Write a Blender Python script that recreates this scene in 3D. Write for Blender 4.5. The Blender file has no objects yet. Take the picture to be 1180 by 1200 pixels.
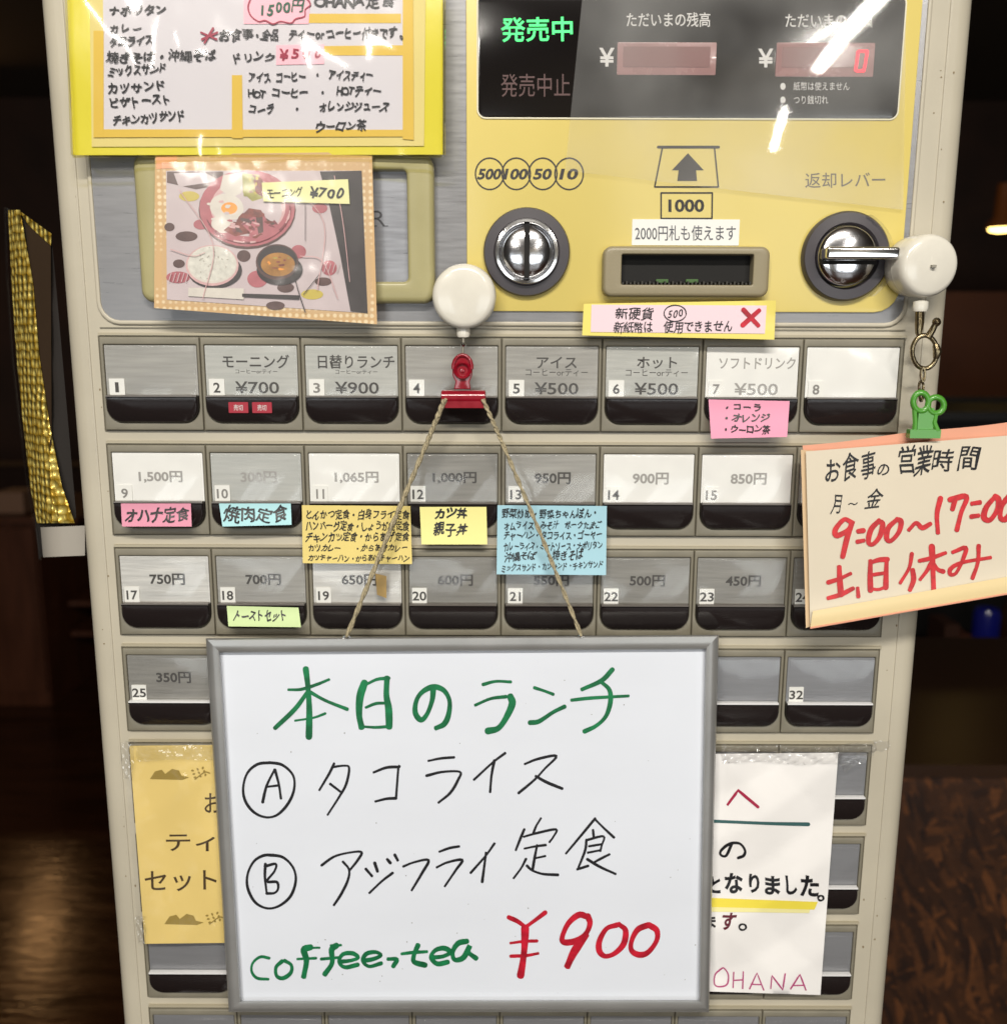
import bpy, bmesh, math, random
from mathutils import Vector, Matrix
random.seed(7)
R = math.radians
scene = bpy.context.scene
COL = scene.collection

# ------------------------------------------------------------------ camera
ZC = 1.35                       # height of the top of the first button row above the floor
CAM = Vector((0.0009, -0.476, ZC + 0.0016))
YAW, PITCH, ROLL = R(-0.033), R(79.32), R(0.198)
cd = bpy.data.cameras.new('camera'); cam = bpy.data.objects.new('camera', cd); COL.objects.link(cam)
CR = Matrix.Rotation(YAW, 3, 'Z') @ Matrix.Rotation(PITCH, 3, 'X') @ Matrix.Rotation(ROLL, 3, 'Z')
cam.matrix_world = Matrix.Translation(CAM) @ CR.to_4x4()
cd.sensor_fit = 'VERTICAL'; cd.sensor_height = 36; cd.sensor_width = 36; cd.lens = 36 * 1100 / 1200
cd.clip_start = 0.01; cd.clip_end = 100
cd.dof.use_dof = True; cd.dof.focus_distance = 0.475; cd.dof.aperture_fstop = 9.0
scene.camera = cam

# ------------------------------------------------------------------ light
world = bpy.data.worlds.new('World'); scene.world = world; world.use_nodes = True
world.node_tree.nodes['Background'].inputs[0].default_value = (1, 0.86, 0.7, 1)
world.node_tree.nodes['Background'].inputs[1].default_value = 0.04
scene.view_settings.view_transform = 'Standard'; scene.view_settings.look = 'None'
scene.view_settings.exposure = -0.62; scene.view_settings.gamma = 1

def area(name, a, b, width, power, col, aim):
    """rectangular lamp whose long side runs from a to b"""
    a, b = Vector(a), Vector(b); mid = (a + b) / 2
    l = bpy.data.lights.new(name, 'AREA'); l.shape = 'RECTANGLE'
    l.size = (b - a).length; l.size_y = width; l.energy = power; l.color = col
    o = bpy.data.objects.new(name, l); COL.objects.link(o)
    x = (b - a).normalized(); z = -(Vector(aim)).normalized(); y = z.cross(x).normalized(); z = x.cross(y)
    m = Matrix((x, y, z)).transposed().to_4x4(); m.translation = mid; o.matrix_world = m
    return o
area('added_glow_lamp', (-2.88, 4.7, 2.26), (-2.76, 4.7, 2.26), .10, 2.6, (1, .52, .2), (.5, -1, -.8))  # unseen warm lamp added for the glow on the left floor
WARM = (1, 0.945, 0.86); COOL = (0.93, 0.98, 1.0)
ZT = ZC + 1.0
area('ceiling_tube', (1.04, -2.0, ZT), (1.24, -3.35, ZT), 0.032, 40, WARM, (-.3, 0.35, -1))
area('ceiling_tube', (1.30, -3.95, ZT), (1.52, -4.9, ZT), 0.03, 20, WARM, (-.3, 0.35, -1))
area('ceiling_tube', (-1.0, -2.1, ZT), (-0.98, -3.4, ZT), 0.06, 42, WARM, (.3, 0.35, -1))
area('ceiling_tube', (-0.65, -1.45, ZT + .1), (0.60, -1.45, ZT + .1), 0.10, 58, WARM, (0, 1.1, -1))
for wa, wb_, wp in ((-2.25, -1.78, 11), (-1.70, -1.20, 9), (-1.12, -0.66, 11), (0.52, 0.95, 9), (1.03, 1.50, 9), (1.58, 2.40, 17)):
    area('rear_window', (wa, -4.3, ZC - .60), (wb_, -4.3, ZC - .60), 1.0, wp, COOL, (0, 1, 0))

# ------------------------------------------------------------------ pixel of the survey photograph -> point at depth y
def ray(px, py):
    return CR @ Vector(((px - 590) / 1100, -(py - 600) / 1100, -1))
def W(px, py, y=0.0):
    d = ray(px, py); t = (y - CAM.y) / d.y
    return CAM + d * t
class Surf:
    """a sheet of paper or panel: f(px,py) gives its depth y"""
    def __init__(s, f): s.f = f if callable(f) else (lambda a, b, v=f: v)
    def pt(s, px, py, o=0.0): return W(px, py, s.f(px, py) - o)
    def mpp(s, px, py): return (s.pt(px + 1, py) - s.pt(px, py)).length

# ------------------------------------------------------------------ materials
def lin(c):
    return tuple(((v / 255) / 12.92 if v / 255 <= 0.04045 else (((v / 255) + .055) / 1.055) ** 2.4) for v in c)
MATS = {}
def mat(name, rgb, rough=.5, metal=0, coat=0, bump=0, bscale=400, var=0, vscale=30, stretch=(1, 1, 1), emit=0, spec=.5, coatr=.08, aniso=0):
    if name in MATS: return MATS[name]
    m = bpy.data.materials.new(name); m.use_nodes = True; nt = m.node_tree; b = nt.nodes['Principled BSDF']
    c = lin(rgb)
    b.inputs['Base Color'].default_value = (*c, 1); b.inputs['Roughness'].default_value = rough
    b.inputs['Metallic'].default_value = metal; b.inputs['Coat Weight'].default_value = coat
    b.inputs['Coat Roughness'].default_value = coatr; b.inputs['Specular IOR Level'].default_value = spec
    if emit: b.inputs['Emission Color'].default_value = (*c, 1); b.inputs['Emission Strength'].default_value = emit
    if bump or var:
        tc = nt.nodes.new('ShaderNodeTexCoord'); mp = nt.nodes.new('ShaderNodeMapping'); mp.inputs['Scale'].default_value = stretch
        nt.links.new(tc.outputs['Object'], mp.inputs['Vector'])
        if var:
            n = nt.nodes.new('ShaderNodeTexNoise'); n.inputs['Scale'].default_value = vscale; n.inputs['Detail'].default_value = 5
            nt.links.new(mp.outputs[0], n.inputs['Vector'])
            r = nt.nodes.new('ShaderNodeMapRange'); r.inputs[1].default_value = .3; r.inputs[2].default_value = .7
            r.inputs[3].default_value = 1 - var; r.inputs[4].default_value = 1 + var * .6
            nt.links.new(n.outputs[0], r.inputs[0])
            x = nt.nodes.new('ShaderNodeMix'); x.data_type = 'RGBA'; x.blend_type = 'MULTIPLY'; x.inputs['Factor'].default_value = 1
            x.inputs['A'].default_value = (*c, 1); nt.links.new(r.outputs[0], x.inputs['B'])
            nt.links.new(x.outputs['Result'], b.inputs['Base Color'])
            r2 = nt.nodes.new('ShaderNodeMapRange'); r2.inputs[3].default_value = max(.02, rough - .08); r2.inputs[4].default_value = min(1, rough + .1)
            nt.links.new(n.outputs[0], r2.inputs[0]); nt.links.new(r2.outputs[0], b.inputs['Roughness'])
        if bump:
            n2 = nt.nodes.new('ShaderNodeTexNoise'); n2.inputs['Scale'].default_value = bscale; n2.inputs['Detail'].default_value = 4
            nt.links.new(mp.outputs[0], n2.inputs['Vector'])
            bp = nt.nodes.new('ShaderNodeBump'); bp.inputs['Strength'].default_value = bump; bp.inputs['Distance'].default_value = .001
            nt.links.new(n2.outputs[0], bp.inputs['Height']); nt.links.new(bp.outputs[0], b.inputs['Normal'])
            if coat: nt.links.new(bp.outputs[0], b.inputs['Coat Normal'])
    MATS[name] = m; return m

def clear(name, rough=.05, bump=0, bscale=60, stretch=(1, 1, 1), tint=(1, 1, 1), gain=1.0, base=0.0, ior=1.5, milk=0.0, fade=None):
    if name in MATS: return MATS[name]
    m = bpy.data.materials.new(name); m.use_nodes = True; nt = m.node_tree; nt.nodes.clear()
    out = nt.nodes.new('ShaderNodeOutputMaterial'); tr = nt.nodes.new('ShaderNodeBsdfTransparent'); gl = nt.nodes.new('ShaderNodeBsdfGlossy')
    tr.inputs[0].default_value = (*tint, 1); gl.inputs['Roughness'].default_value = rough
    fr = nt.nodes.new('ShaderNodeFresnel'); fr.inputs[0].default_value = ior
    ma = nt.nodes.new('ShaderNodeMath'); ma.operation = 'MULTIPLY_ADD'; ma.inputs[1].default_value = gain; ma.inputs[2].default_value = base; ma.use_clamp = True
    mx = nt.nodes.new('ShaderNodeMixShader')
    ge = nt.nodes.new('ShaderNodeNewGeometry'); bf = nt.nodes.new('ShaderNodeMath'); bf.operation = 'SUBTRACT'; bf.inputs[0].default_value = 1
    mu = nt.nodes.new('ShaderNodeMath'); mu.operation = 'MULTIPLY'
    nt.links.new(ge.outputs['Backfacing'], bf.inputs[1]); nt.links.new(fr.outputs[0], ma.inputs[0])
    nt.links.new(ma.outputs[0], mu.inputs[0]); nt.links.new(bf.outputs[0], mu.inputs[1]); nt.links.new(mu.outputs[0], mx.inputs[0])
    last = tr
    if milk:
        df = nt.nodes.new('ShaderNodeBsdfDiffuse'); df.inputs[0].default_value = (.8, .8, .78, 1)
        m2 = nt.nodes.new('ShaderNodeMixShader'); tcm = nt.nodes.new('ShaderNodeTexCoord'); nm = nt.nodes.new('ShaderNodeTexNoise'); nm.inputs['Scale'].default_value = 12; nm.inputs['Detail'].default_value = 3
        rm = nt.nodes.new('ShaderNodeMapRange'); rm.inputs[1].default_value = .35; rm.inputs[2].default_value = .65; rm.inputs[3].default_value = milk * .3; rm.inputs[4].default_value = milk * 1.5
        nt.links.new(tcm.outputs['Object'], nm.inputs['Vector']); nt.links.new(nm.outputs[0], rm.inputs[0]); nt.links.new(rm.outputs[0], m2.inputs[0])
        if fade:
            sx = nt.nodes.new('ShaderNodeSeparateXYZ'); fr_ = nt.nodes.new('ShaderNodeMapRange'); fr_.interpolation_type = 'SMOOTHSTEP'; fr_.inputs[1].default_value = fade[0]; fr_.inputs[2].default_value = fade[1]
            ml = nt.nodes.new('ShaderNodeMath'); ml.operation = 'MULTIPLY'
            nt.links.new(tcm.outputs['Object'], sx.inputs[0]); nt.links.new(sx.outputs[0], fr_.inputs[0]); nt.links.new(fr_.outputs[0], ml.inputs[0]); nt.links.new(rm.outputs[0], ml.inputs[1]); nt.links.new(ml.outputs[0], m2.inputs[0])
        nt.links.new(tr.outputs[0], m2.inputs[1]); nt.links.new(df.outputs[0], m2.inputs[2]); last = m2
    nt.links.new(last.outputs[0], mx.inputs[1]); nt.links.new(gl.outputs[0], mx.inputs[2]); nt.links.new(mx.outputs[0], out.inputs[0])
    if bump:
        tc = nt.nodes.new('ShaderNodeTexCoord'); mp = nt.nodes.new('ShaderNodeMapping'); mp.inputs['Scale'].default_value = stretch
        n2 = nt.nodes.new('ShaderNodeTexNoise'); n2.inputs['Scale'].default_value = bscale; n2.inputs['Detail'].default_value = 2
        bp = nt.nodes.new('ShaderNodeBump'); bp.inputs['Strength'].default_value = bump; bp.inputs['Distance'].default_value = .002
        oi = nt.nodes.new('ShaderNodeObjectInfo'); av = nt.nodes.new('ShaderNodeVectorMath'); av.operation = 'MULTIPLY_ADD'; av.inputs[1].default_value = (7.3, 0, 5.1)
        nt.links.new(oi.outputs['Location'], av.inputs[0]); nt.links.new(tc.outputs['Object'], av.inputs[2])
        nt.links.new(av.outputs[0], mp.inputs[0]); nt.links.new(mp.outputs[0], n2.inputs['Vector'])
        nt.links.new(n2.outputs[0], bp.inputs['Height']); nt.links.new(bp.outputs[0], gl.inputs['Normal'])
    MATS[name] = m; return m

BODY = mat('cream_enamel', (184, 177, 159), .38, bump=.05, bscale=900, var=.10, vscale=14, coat=.15, coatr=.2)
FRAME = mat('olive_grey_plastic', (126, 121, 106), .4, bump=.08, bscale=700, var=.12, vscale=60)
OLIVE = mat('olive_bezel_plastic', (162, 155, 112), .34, bump=.06, bscale=1200, var=.05, vscale=40)
BILL = mat('taupe_bezel_plastic', (140, 130, 104), .38, bump=.1, bscale=1500)
STEEL = mat('grey_steel_plate', (142, 142, 144), .3, metal=.45, bump=.03, bscale=500, var=.05, vscale=60, stretch=(1, 1, 14))
YELLOW = mat('yellow_faceplate', (214, 195, 110), .32, coat=.25, coatr=.12, bump=.05, bscale=14, var=.03, vscale=12)
BLACKP = mat('black_display_panel', (20, 17, 17), .12, coat=.6, coatr=.03)
RIM = mat('pale_rim', (225, 220, 195), .4)
DARK = mat('dark_key_plastic', (34, 29, 29), .16, bump=.05, bscale=300)
INK = mat('black_print', (38, 34, 32), .5)
CARDINK = mat('grey_card_print', (70, 68, 66), .5)
GLAREINK = mat('glare_paled_print', (152, 150, 146), .5)  # ink paled to stand for glare washing out the print
PENB = mat('black_marker', (22, 22, 26), .45)
PENG = mat('green_marker', (14, 112, 66), .4, var=.45, vscale=160)
PENR = mat('red_marker', (186, 20, 44), .4, var=.45, vscale=160)
PENR2 = mat('red_felt_marker', (196, 44, 50), .5, var=.3, vscale=300)
PENM = mat('magenta_pen', (176, 70, 120), .5)
CHROME = mat('worn_chrome', (215, 215, 218), .17, metal=1, bump=.12, bscale=120)
CHROME2 = mat('polished_chrome', (225, 225, 225), .14, metal=1, bump=.05, bscale=60)
RING = mat('charcoal_ring_plastic', (62, 58, 62), .35)
VOID = mat('dark_recess', (14, 12, 10), .8)
WHITE = mat('white_plastic', (218, 214, 202), .24, coat=.3, bump=.05, bscale=60, var=.05, vscale=90)
PAPER = mat('white_paper', (232, 230, 228), .7, bump=.5, bscale=45)
STICK = mat('white_sticker', (225, 225, 220), .4)
REDM = mat('red_clip_enamel', (138, 16, 34), .2, coat=.6, var=.15, vscale=200)
GREENP = mat('green_clip_plastic', (76, 146, 48), .3, coat=.3)
GLASS = clear('clear_button_cover', .13, bump=.09, bscale=34, stretch=(1.6, 1, .7), gain=.95)
FILM = clear('clear_film', .03, bump=.03, bscale=9, gain=.85, milk=.085, fade=(-.085, .075))  # grey ceiling reflection painted in as milkiness, growing to the right
VINYL = clear('clear_vinyl_sleeve', .085, bump=.4, bscale=18, gain=1.0)
TAPE = clear('clear_tape', .07, bump=.6, bscale=160, gain=2.4, base=.03, milk=.02)

# ------------------------------------------------------------------ mesh helpers: everything collects world coordinates
class MB:
    def __init__(s): s.v = []; s.f = []; s.m = []; s.s = []
    def add(s, vs, fs, mi=0, smooth=False):
        n = len(s.v); s.v += [Vector(v) for v in vs]
        for f in fs: s.f.append([n + i for i in f]); s.m.append(mi); s.s.append(smooth)
    def loops(s, rings, mi=0, smooth=False, closed=True, cap0=False, cap1=False):
        n = len(s.v); k = len(rings[0])
        for r in rings: s.v += [Vector(v) for v in r]
        for j in range(len(rings) - 1):
            for i in range(k if closed else k - 1):
                i2 = (i + 1) % k
                s.f.append([n + j * k + i, n + j * k + i2, n + (j + 1) * k + i2, n + (j + 1) * k + i]); s.m.append(mi); s.s.append(smooth)
        if cap0: s.f.append([n + i for i in range(k)][::-1]); s.m.append(mi); s.s.append(False)
        if cap1: s.f.append([n + (len(rings) - 1) * k + i for i in range(k)]); s.m.append(mi); s.s.append(False)
    def box(s, a, b, mi=0):
        x0, y0, z0 = a; x1, y1, z1 = b
        s.add([(x0, y0, z0), (x1, y0, z0), (x1, y1, z0), (x0, y1, z0), (x0, y0, z1), (x1, y0, z1), (x1, y1, z1), (x0, y1, z1)],
              [(0, 1, 5, 4), (1, 2, 6, 5), (2, 3, 7, 6), (3, 0, 4, 7), (4, 5, 6, 7), (3, 2, 1, 0)], mi)
    def tube(s, pts, r, n=8, mi=0, closed=False):
        pts = [Vector(p) for p in pts]; rings = []; up = Vector((0, 1, .01)).normalized()
        N = len(pts)
        for i, p in enumerate(pts):
            if closed: t = pts[(i + 1) % N] - pts[i - 1]
            else: t = pts[min(i + 1, N - 1)] - pts[max(i - 1, 0)]
            t.normalize(); a = t.cross(up)
            if a.length < 1e-4: a = t.cross(Vector((1, 0, 0)))
            a.normalize(); b = t.cross(a); rr = r[i] if isinstance(r, (list, tuple)) else r
            rings.append([p + (a * math.cos(2 * math.pi * k / n) + b * math.sin(2 * math.pi * k / n)) * rr for k in range(n)])
        if closed: rings.append(rings[0])
        s.loops(rings, mi, True, True, not closed, not closed)
    def lathe(s, cx, cz, prof, n=48, mi=0, ax=None, o=None):
        """profile of (radius, y) round an axis along y"""
        rings = []
        for r, y in prof:
            rings.append([(cx + r * math.cos(2 * math.pi * k / n), y, cz + r * math.sin(2 * math.pi * k / n)) for k in range(n)])
        s.loops(rings, mi, True, True, False, False)
    def build(s, name, mats, parent=None, origin=None):
        if not isinstance(mats, (list, tuple)): mats = [mats]
        if origin is None:
            if parent is not None: origin = WO[parent.name]
            else:
                xs = [v.x for v in s.v]; ys = [v.y for v in s.v]; zs = [v.z for v in s.v]
                origin = Vector(((min(xs) + max(xs)) / 2, max(ys), (min(zs) + max(zs)) / 2))
        me = bpy.data.meshes.new(name); me.from_pydata([v - origin for v in s.v], [], s.f)
        for m in mats: me.materials.append(m)
        me.polygons.foreach_set('material_index', s.m); me.polygons.foreach_set('use_smooth', s.s)
        bm = bmesh.new(); bm.from_mesh(me); bmesh.ops.recalc_face_normals(bm, faces=bm.faces)
        bm.to_mesh(me); bm.free(); me.set_sharp_from_angle(angle=R(48)); me.update()
        return link(name, me, parent, origin)
WO = {}
def link(name, me, parent, origin):
    o = bpy.data.objects.new(name, me); COL.objects.link(o); WO[o.name] = Vector(origin)
    if parent is not None:
        o.parent = parent; o.location = Vector(origin) - WO[parent.name]
    else: o.location = origin
    return o
def thing(name, loc, label, cat, group=None):
    o = bpy.data.objects.new(name, None); COL.objects.link(o); o.empty_display_size = .02; o.location = loc; WO[o.name] = Vector(loc)
    return tag(o, label, cat, group)
def tag(o, label=None, cat=None, group=None, kind=None):
    if label: o['label'] = label
    if cat: o['category'] = cat
    if group: o['group'] = group
    if kind: o['kind'] = kind
    return o

def rr(x0, x1, z0, z1, r, n=5):
    """rounded rectangle, counter clockwise seen from -y; r = one radius or (bl, br, tr, tl)"""
    if not isinstance(r, (list, tuple)): r = (r,) * 4
    pts = []
    for (cx, cz, a0, q) in ((x0, z0, 180, r[0]), (x1, z0, 270, r[1]), (x1, z1, 0, r[2]), (x0, z1, 90, r[3])):
        q = max(q, 1e-5); ox = cx + (q if cx == x0 else -q); oz = cz + (q if cz == z0 else -q)
        for i in range(n + 1):
            a = R(a0 + 90 * i / n); pts.append((ox + q * math.cos(a), oz + q * math.sin(a)))
    return pts
def inset(p, d):
    n = len(p); out = []
    for i in range(n):
        a = Vector(p[i]) - Vector(p[i - 1]); b = Vector(p[(i + 1) % n]) - Vector(p[i])
        if a.length < 1e-7: a = b.copy()
        if b.length < 1e-7: b = a.copy()
        a.normalize(); b.normalize(); na = Vector((-a.y, a.x)); nb = Vector((-b.y, b.x)); m = na + nb
        if m.length < 1e-6: m = na
        m.normalize(); k = max(.35, m.dot(na)); out.append(tuple(Vector(p[i]) + m * d / k))
    return out
def slab(mb, p, yf, yb, bev=0.0, mi=0, seg=3):
    rings = [[(x, yb, z) for x, z in p]]
    if bev:
        for i in range(seg + 1):
            a = R(90 * i / seg); q = inset(p, bev * (1 - math.cos(a))) if i else p
            rings.append([(x, yf + bev * (1 - math.sin(a)), z) for x, z in q])
    else: rings.append([(x, yf, z) for x, z in p])
    mb.loops(rings, mi, False, True, True, True)
def ringslab(mb, po, pi_, yf, yb, bo=0.0, bi=0.0, mi=0, yin=None, seg=3):
    """frame with a hole: outer and inner outlines of equal count; yin = how deep the inner wall goes"""
    yin = yb if yin is None else yin; rings = [[(x, yb, z) for x, z in po]]
    for i in range(seg + 1):
        a = R(90 * i / seg); q = inset(po, bo * (1 - math.cos(a))) if (i and bo) else po
        rings.append([(x, yf + bo * (1 - math.sin(a)), z) for x, z in q])
    for i in range(seg, -1, -1):
        a = R(90 * i / seg); q = inset(pi_, -bi * (1 - math.cos(a))) if (i and bi) else pi_
        rings.append([(x, yf + bi * (1 - math.sin(a)), z) for x, z in q])
    rings.append([(x, yin, z) for x, z in pi_])
    mb.loops(rings, mi)
def prect(l, t, r, b, y=0.0):
    """upright rectangle from photo measures: (x0, x1, z0, z1)"""
    return W(l, (t + b) / 2, y).x, W(r, (t + b) / 2, y).x, W((l + r) / 2, b, y).z, W((l + r) / 2, t, y).z

# ---- print and handwriting
_cur = bpy.data.curves.new('glyph', 'FONT'); _cur.resolution_u = 3; _co = bpy.data.objects.new('glyph', _cur); COL.objects.link(_co)
GC = {}
def glyphs(body, bold=0.0):
    key = (body, bold)
    if key not in GC:
        _cur.body = body; _cur.offset = bold; _cur.size = 1
        dg = bpy.context.evaluated_depsgraph_get(); dg.update()
        me = bpy.data.meshes.new_from_object(_co.evaluated_get(dg))
        vs = [(v.co.x, v.co.y) for v in me.vertices]; fs = [tuple(p.vertices) for p in me.polygons]
        if not vs: vs, fs = [(0, 0), (.01, 0), (0, .01)], [(0, 1, 2)]
        x0 = min(v[0] for v in vs); x1 = max(v[0] for v in vs); y0 = min(v[1] for v in vs); y1 = max(v[1] for v in vs)
        GC[key] = (vs, fs, x0, x1, y0, y1); bpy.data.meshes.remove(me)
    return GC[key]
def text(mb, sf, body, a, b, h, o=.00015, mi=0, bold=0.0, shear=0.0):
    """printed line from a to b (photo points on its middle height), h tall"""
    vs, fs, x0, x1, y0, y1 = glyphs(body, bold); out = []
    L = math.hypot(b[0] - a[0], b[1] - a[1]); ux, uy = (b[0] - a[0]) / L, (b[1] - a[1]) / L
    for x, y in vs:
        u = (x - x0) / (x1 - x0) * L; w = ((y - y0) / (y1 - y0) - .5) * h; u += shear * w
        out.append(sf.pt(a[0] + ux * u + uy * w, a[1] + uy * u - ux * w, o))
    mb.add(out, fs, mi)
SMALL = set('、。・ーィャュョァッぃゃゅょっ,.:;')
def hand(mb, sf, body, a, b, h, o=.0004, mi=0, bold=.012, wild=1.0, seed=0, shear=.12):
    """the same line written by hand: every character set on its own, a little off"""
    rnd = random.Random(seed * 77 + len(body) * 13 + ord(body[0]))
    L = math.hypot(b[0] - a[0], b[1] - a[1]); ux, uy = (b[0] - a[0]) / L, (b[1] - a[1]) / L
    adv = [(.62 if ord(c) < 256 else 1.0) for c in body]; tot = sum(adv); pos = 0
    for c, ad in zip(body, adv):
        cw = ad / tot * L; cx = pos + cw / 2; pos += cw
        if c in ' 　': continue
        kan = ord(c) > 0x4e00 or c in '営業'; vs, fs, x0, x1, y0, y1 = glyphs(c, 0.0 if kan else bold); half = (x0 + x1) / 2
        mid = .36
        sc = h / .92 * rnd.uniform(1 - .10 * wild, 1 + .08 * wild); scx = min(cw / ad * .98, h * 1.1) / .95 * rnd.uniform(.92, 1.06)
        an = R(rnd.uniform(-7, 7) * wild); dy = rnd.uniform(-.07, .07) * h * wild; k = shear + rnd.uniform(-.1, .1) * wild
        ph = rnd.uniform(0, 6)
        for ci, (sx, sy) in enumerate(((0, 0),) if not kan else ((0, 0), (.8, .5), (-.8, -.5), (.6, -.8))):
          out = []
          for x, y in vs:
            X = (x - half + sx * bold * .8) * scx; Y = (y - mid + sy * bold * .8) * sc
            X += k * Y + .035 * h * wild * math.sin(Y / h * 5 + ph); Y += .035 * h * wild * math.sin(X / h * 5 + ph * 2)
            X, Y = X * math.cos(an) - Y * math.sin(an), X * math.sin(an) + Y * math.cos(an); Y += dy
            u = cx + X
            out.append(sf.pt(a[0] + ux * u + uy * Y, a[1] + uy * u - ux * Y, o + ci * 1.2e-5))
          mb.add(out, fs, mi)
_sk = [0]
def stroke(mb, sf, pts, w, o=.0002, mi=0, curve=True, taper=.25):
    """felt pen stroke: w wide in photo pixels, follows pts"""
    _sk[0] += 1; o += (_sk[0] % 7) * 1.2e-5
    P = [Vector(p) for p in pts]; q = []
    if curve and len(P) > 2:
        E = [P[0] * 2 - P[1]] + P + [P[-1] * 2 - P[-2]]
        for i in range(1, len(E) - 2):
            for j in range(5):
                t = j / 5; a, b, c, d = E[i - 1], E[i], E[i + 1], E[i + 2]
                q.append(.5 * ((2 * b) + (c - a) * t + (2 * a - 5 * b + 4 * c - d) * t * t + (3 * b - a - 3 * c + d) * t ** 3))
        q.append(P[-1])
    else:
        for i in range(len(P) - 1):
            for j in range(4): q.append(P[i].lerp(P[i + 1], j / 4))
        q.append(P[-1])
    n = len(q); L = []; ph = random.uniform(0, 6)
    t0 = (q[1] - q[0]).normalized(); t1 = (q[-1] - q[-2]).normalized()
    rows = []
    def row(c, t, ww, k):
        nrm = Vector((-t.y, t.x)); oo = o + 1e-5 * k / n
        rows.append([sf.pt(*(c + nrm * ww / 2), oo), sf.pt(*(c - nrm * ww / 2), oo)])
    for a in (75, 40): row(q[0] - t0 * w * .45 * math.sin(R(a)), t0, w * math.cos(R(a)), 0)
    for i, c in enumerate(q):
        t = (q[min(i + 1, n - 1)] - q[max(i - 1, 0)]); t = t.normalized() if t.length > 1e-6 else t0
        row(c, t, w * (1 - taper * .5 + taper * .5 * math.sin(ph + i * .35)), i)
    for a in (40, 75): row(q[-1] + t1 * w * .45 * math.sin(R(a)), t1, w * math.cos(R(a)), n)
    mb.loops(rows, mi, False, False)
def CS(x0, y0, sc, pts): return [(x0 + x / sc, y0 + y / sc) for x, y in pts]
def poly(mb, sf, pts, o=.0002, mi=0, th=0.0):
    vs = [sf.pt(x, y, o) for x, y in pts]; n = len(vs)
    if th: mb.loops([[sf.pt(x, y, o - th) for x, y in pts], vs], mi, False, True, True, True)
    else: mb.add(vs, [tuple(range(n))], mi)
def ell(cx, cy, rx, ry, n=28, a0=0): return [(cx + rx * math.cos(2 * math.pi * i / n) * math.cos(a0) - ry * math.sin(2 * math.pi * i / n) * math.sin(a0), cy + rx * math.cos(2 * math.pi * i / n) * math.sin(a0) + ry * math.sin(2 * math.pi * i / n) * math.cos(a0)) for i in range(n)]
def sheet(mb, sf, q, nx=10, ny=10, th=.0002, o=0.0, mi=0, edge=0.0, bend=None):
    """quad sheet of paper q = TL, TR, BR, BL in photo points, follows its Surf, with thickness"""
    TL, TR, BR, BL = [Vector(p) for p in q]; F = []; B = []
    for j in range(ny + 1):
        v = j / ny
        for i in range(nx + 1):
            u = i / nx; p = TL.lerp(TR, u).lerp(BL.lerp(BR, u), v)
            if edge: p = p + Vector((edge * math.sin(v * 9 + u * 3) * (1 if u in (0, 1) else 0), edge * math.sin(u * 11 + v) * (1 if v in (0, 1) else 0)))
            F.append(sf.pt(p.x, p.y, o)); B.append(sf.pt(p.x, p.y, o - th))
    n = len(F); k = nx + 1; fs = []
    for j in range(ny):
        for i in range(nx):
            a = j * k + i; fs.append((a, a + k, a + k + 1, a + 1)); fs.append((n + a, n + a + 1, n + a + k + 1, n + a + k))
    per = [i for i in range(nx)] + [j * k + nx for j in range(ny)] + [ny * k + i for i in range(nx, 0, -1)] + [j * k for j in range(ny, 0, -1)]
    for a, b in zip(per, per[1:] + per[:1]): fs.append((a, b, n + b, n + a))
    mb.add(F + B, fs, mi, True)
    for i in range(1, len(per) + 1): mb.s[-i] = False

# ================================================================== setting
WOOD = mat('dark_floor_wood', (58, 32, 16), .16, bump=.8, bscale=14, var=.5, vscale=3, stretch=(1, 6, 1))
WALL = mat('dark_brown_wall', (58, 34, 20), .6, bump=.2, bscale=20, var=.3, vscale=4)
CEIL = mat('cream_ceiling', (150, 140, 120), .9)
def struct(name, a, b, m):
    mb = MB(); mb.box(a, b); o = mb.build(name, m); return tag(o, kind='structure')
struct('floor', (-5, -5.2, -.05), (5, 5.2, 0), WOOD)
struct('back_wall', (-5, 5.0, 0), (5, 5.1, 2.7), WALL)
struct('rear_wall', (-5, -5.1, 0), (5, -5.0, 2.7), CEIL)
struct('ceiling', (-5, -5.0, 2.62), (5, 5.0, 2.7), mat('dark_ceiling', (92, 76, 58), .9))

# ================================================================== ticket machine
M = thing('ticket_machine', (0, .16, 0), 'cream meal ticket vending machine with yellow coin panel and rows of price buttons', 'vending machine')
# body: rounded upright shell
mb = MB()
XL, XR = -.2185, .2225
def shell(inx, y0, y1, z0, z1, r=.009):
    pts = []
    for (cx, cy, a0) in ((XL + r + inx, y0 + r, 180), (XR - r - inx, y0 + r, 270)):
        for i in range(7):
            a = R(a0 + 90 * i / 6); pts.append((cx + r * math.cos(a), cy + r * math.sin(a)))
    pts += [(XR - inx, y1), (XL + inx, y1)]
    return [[(x, y, z) for x, y in pts] for z in (z0, z1)]
mb.loops(shell(0, .0, .30, .0, 1.66), 0, True, True, True, True)
body = mb.build('body', BODY, M)
# pressed side fold running down the front, left and right
for sx, xx in ((-1, XL + .0125), (1, XR - .0125)):
    mb = MB(); mb.tube([(xx, .0002, .02), (xx, .0002, 1.64)], .0008, 6)
    mb.build('body_seam', BODY, M)
F0 = Surf(0.0)
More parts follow.
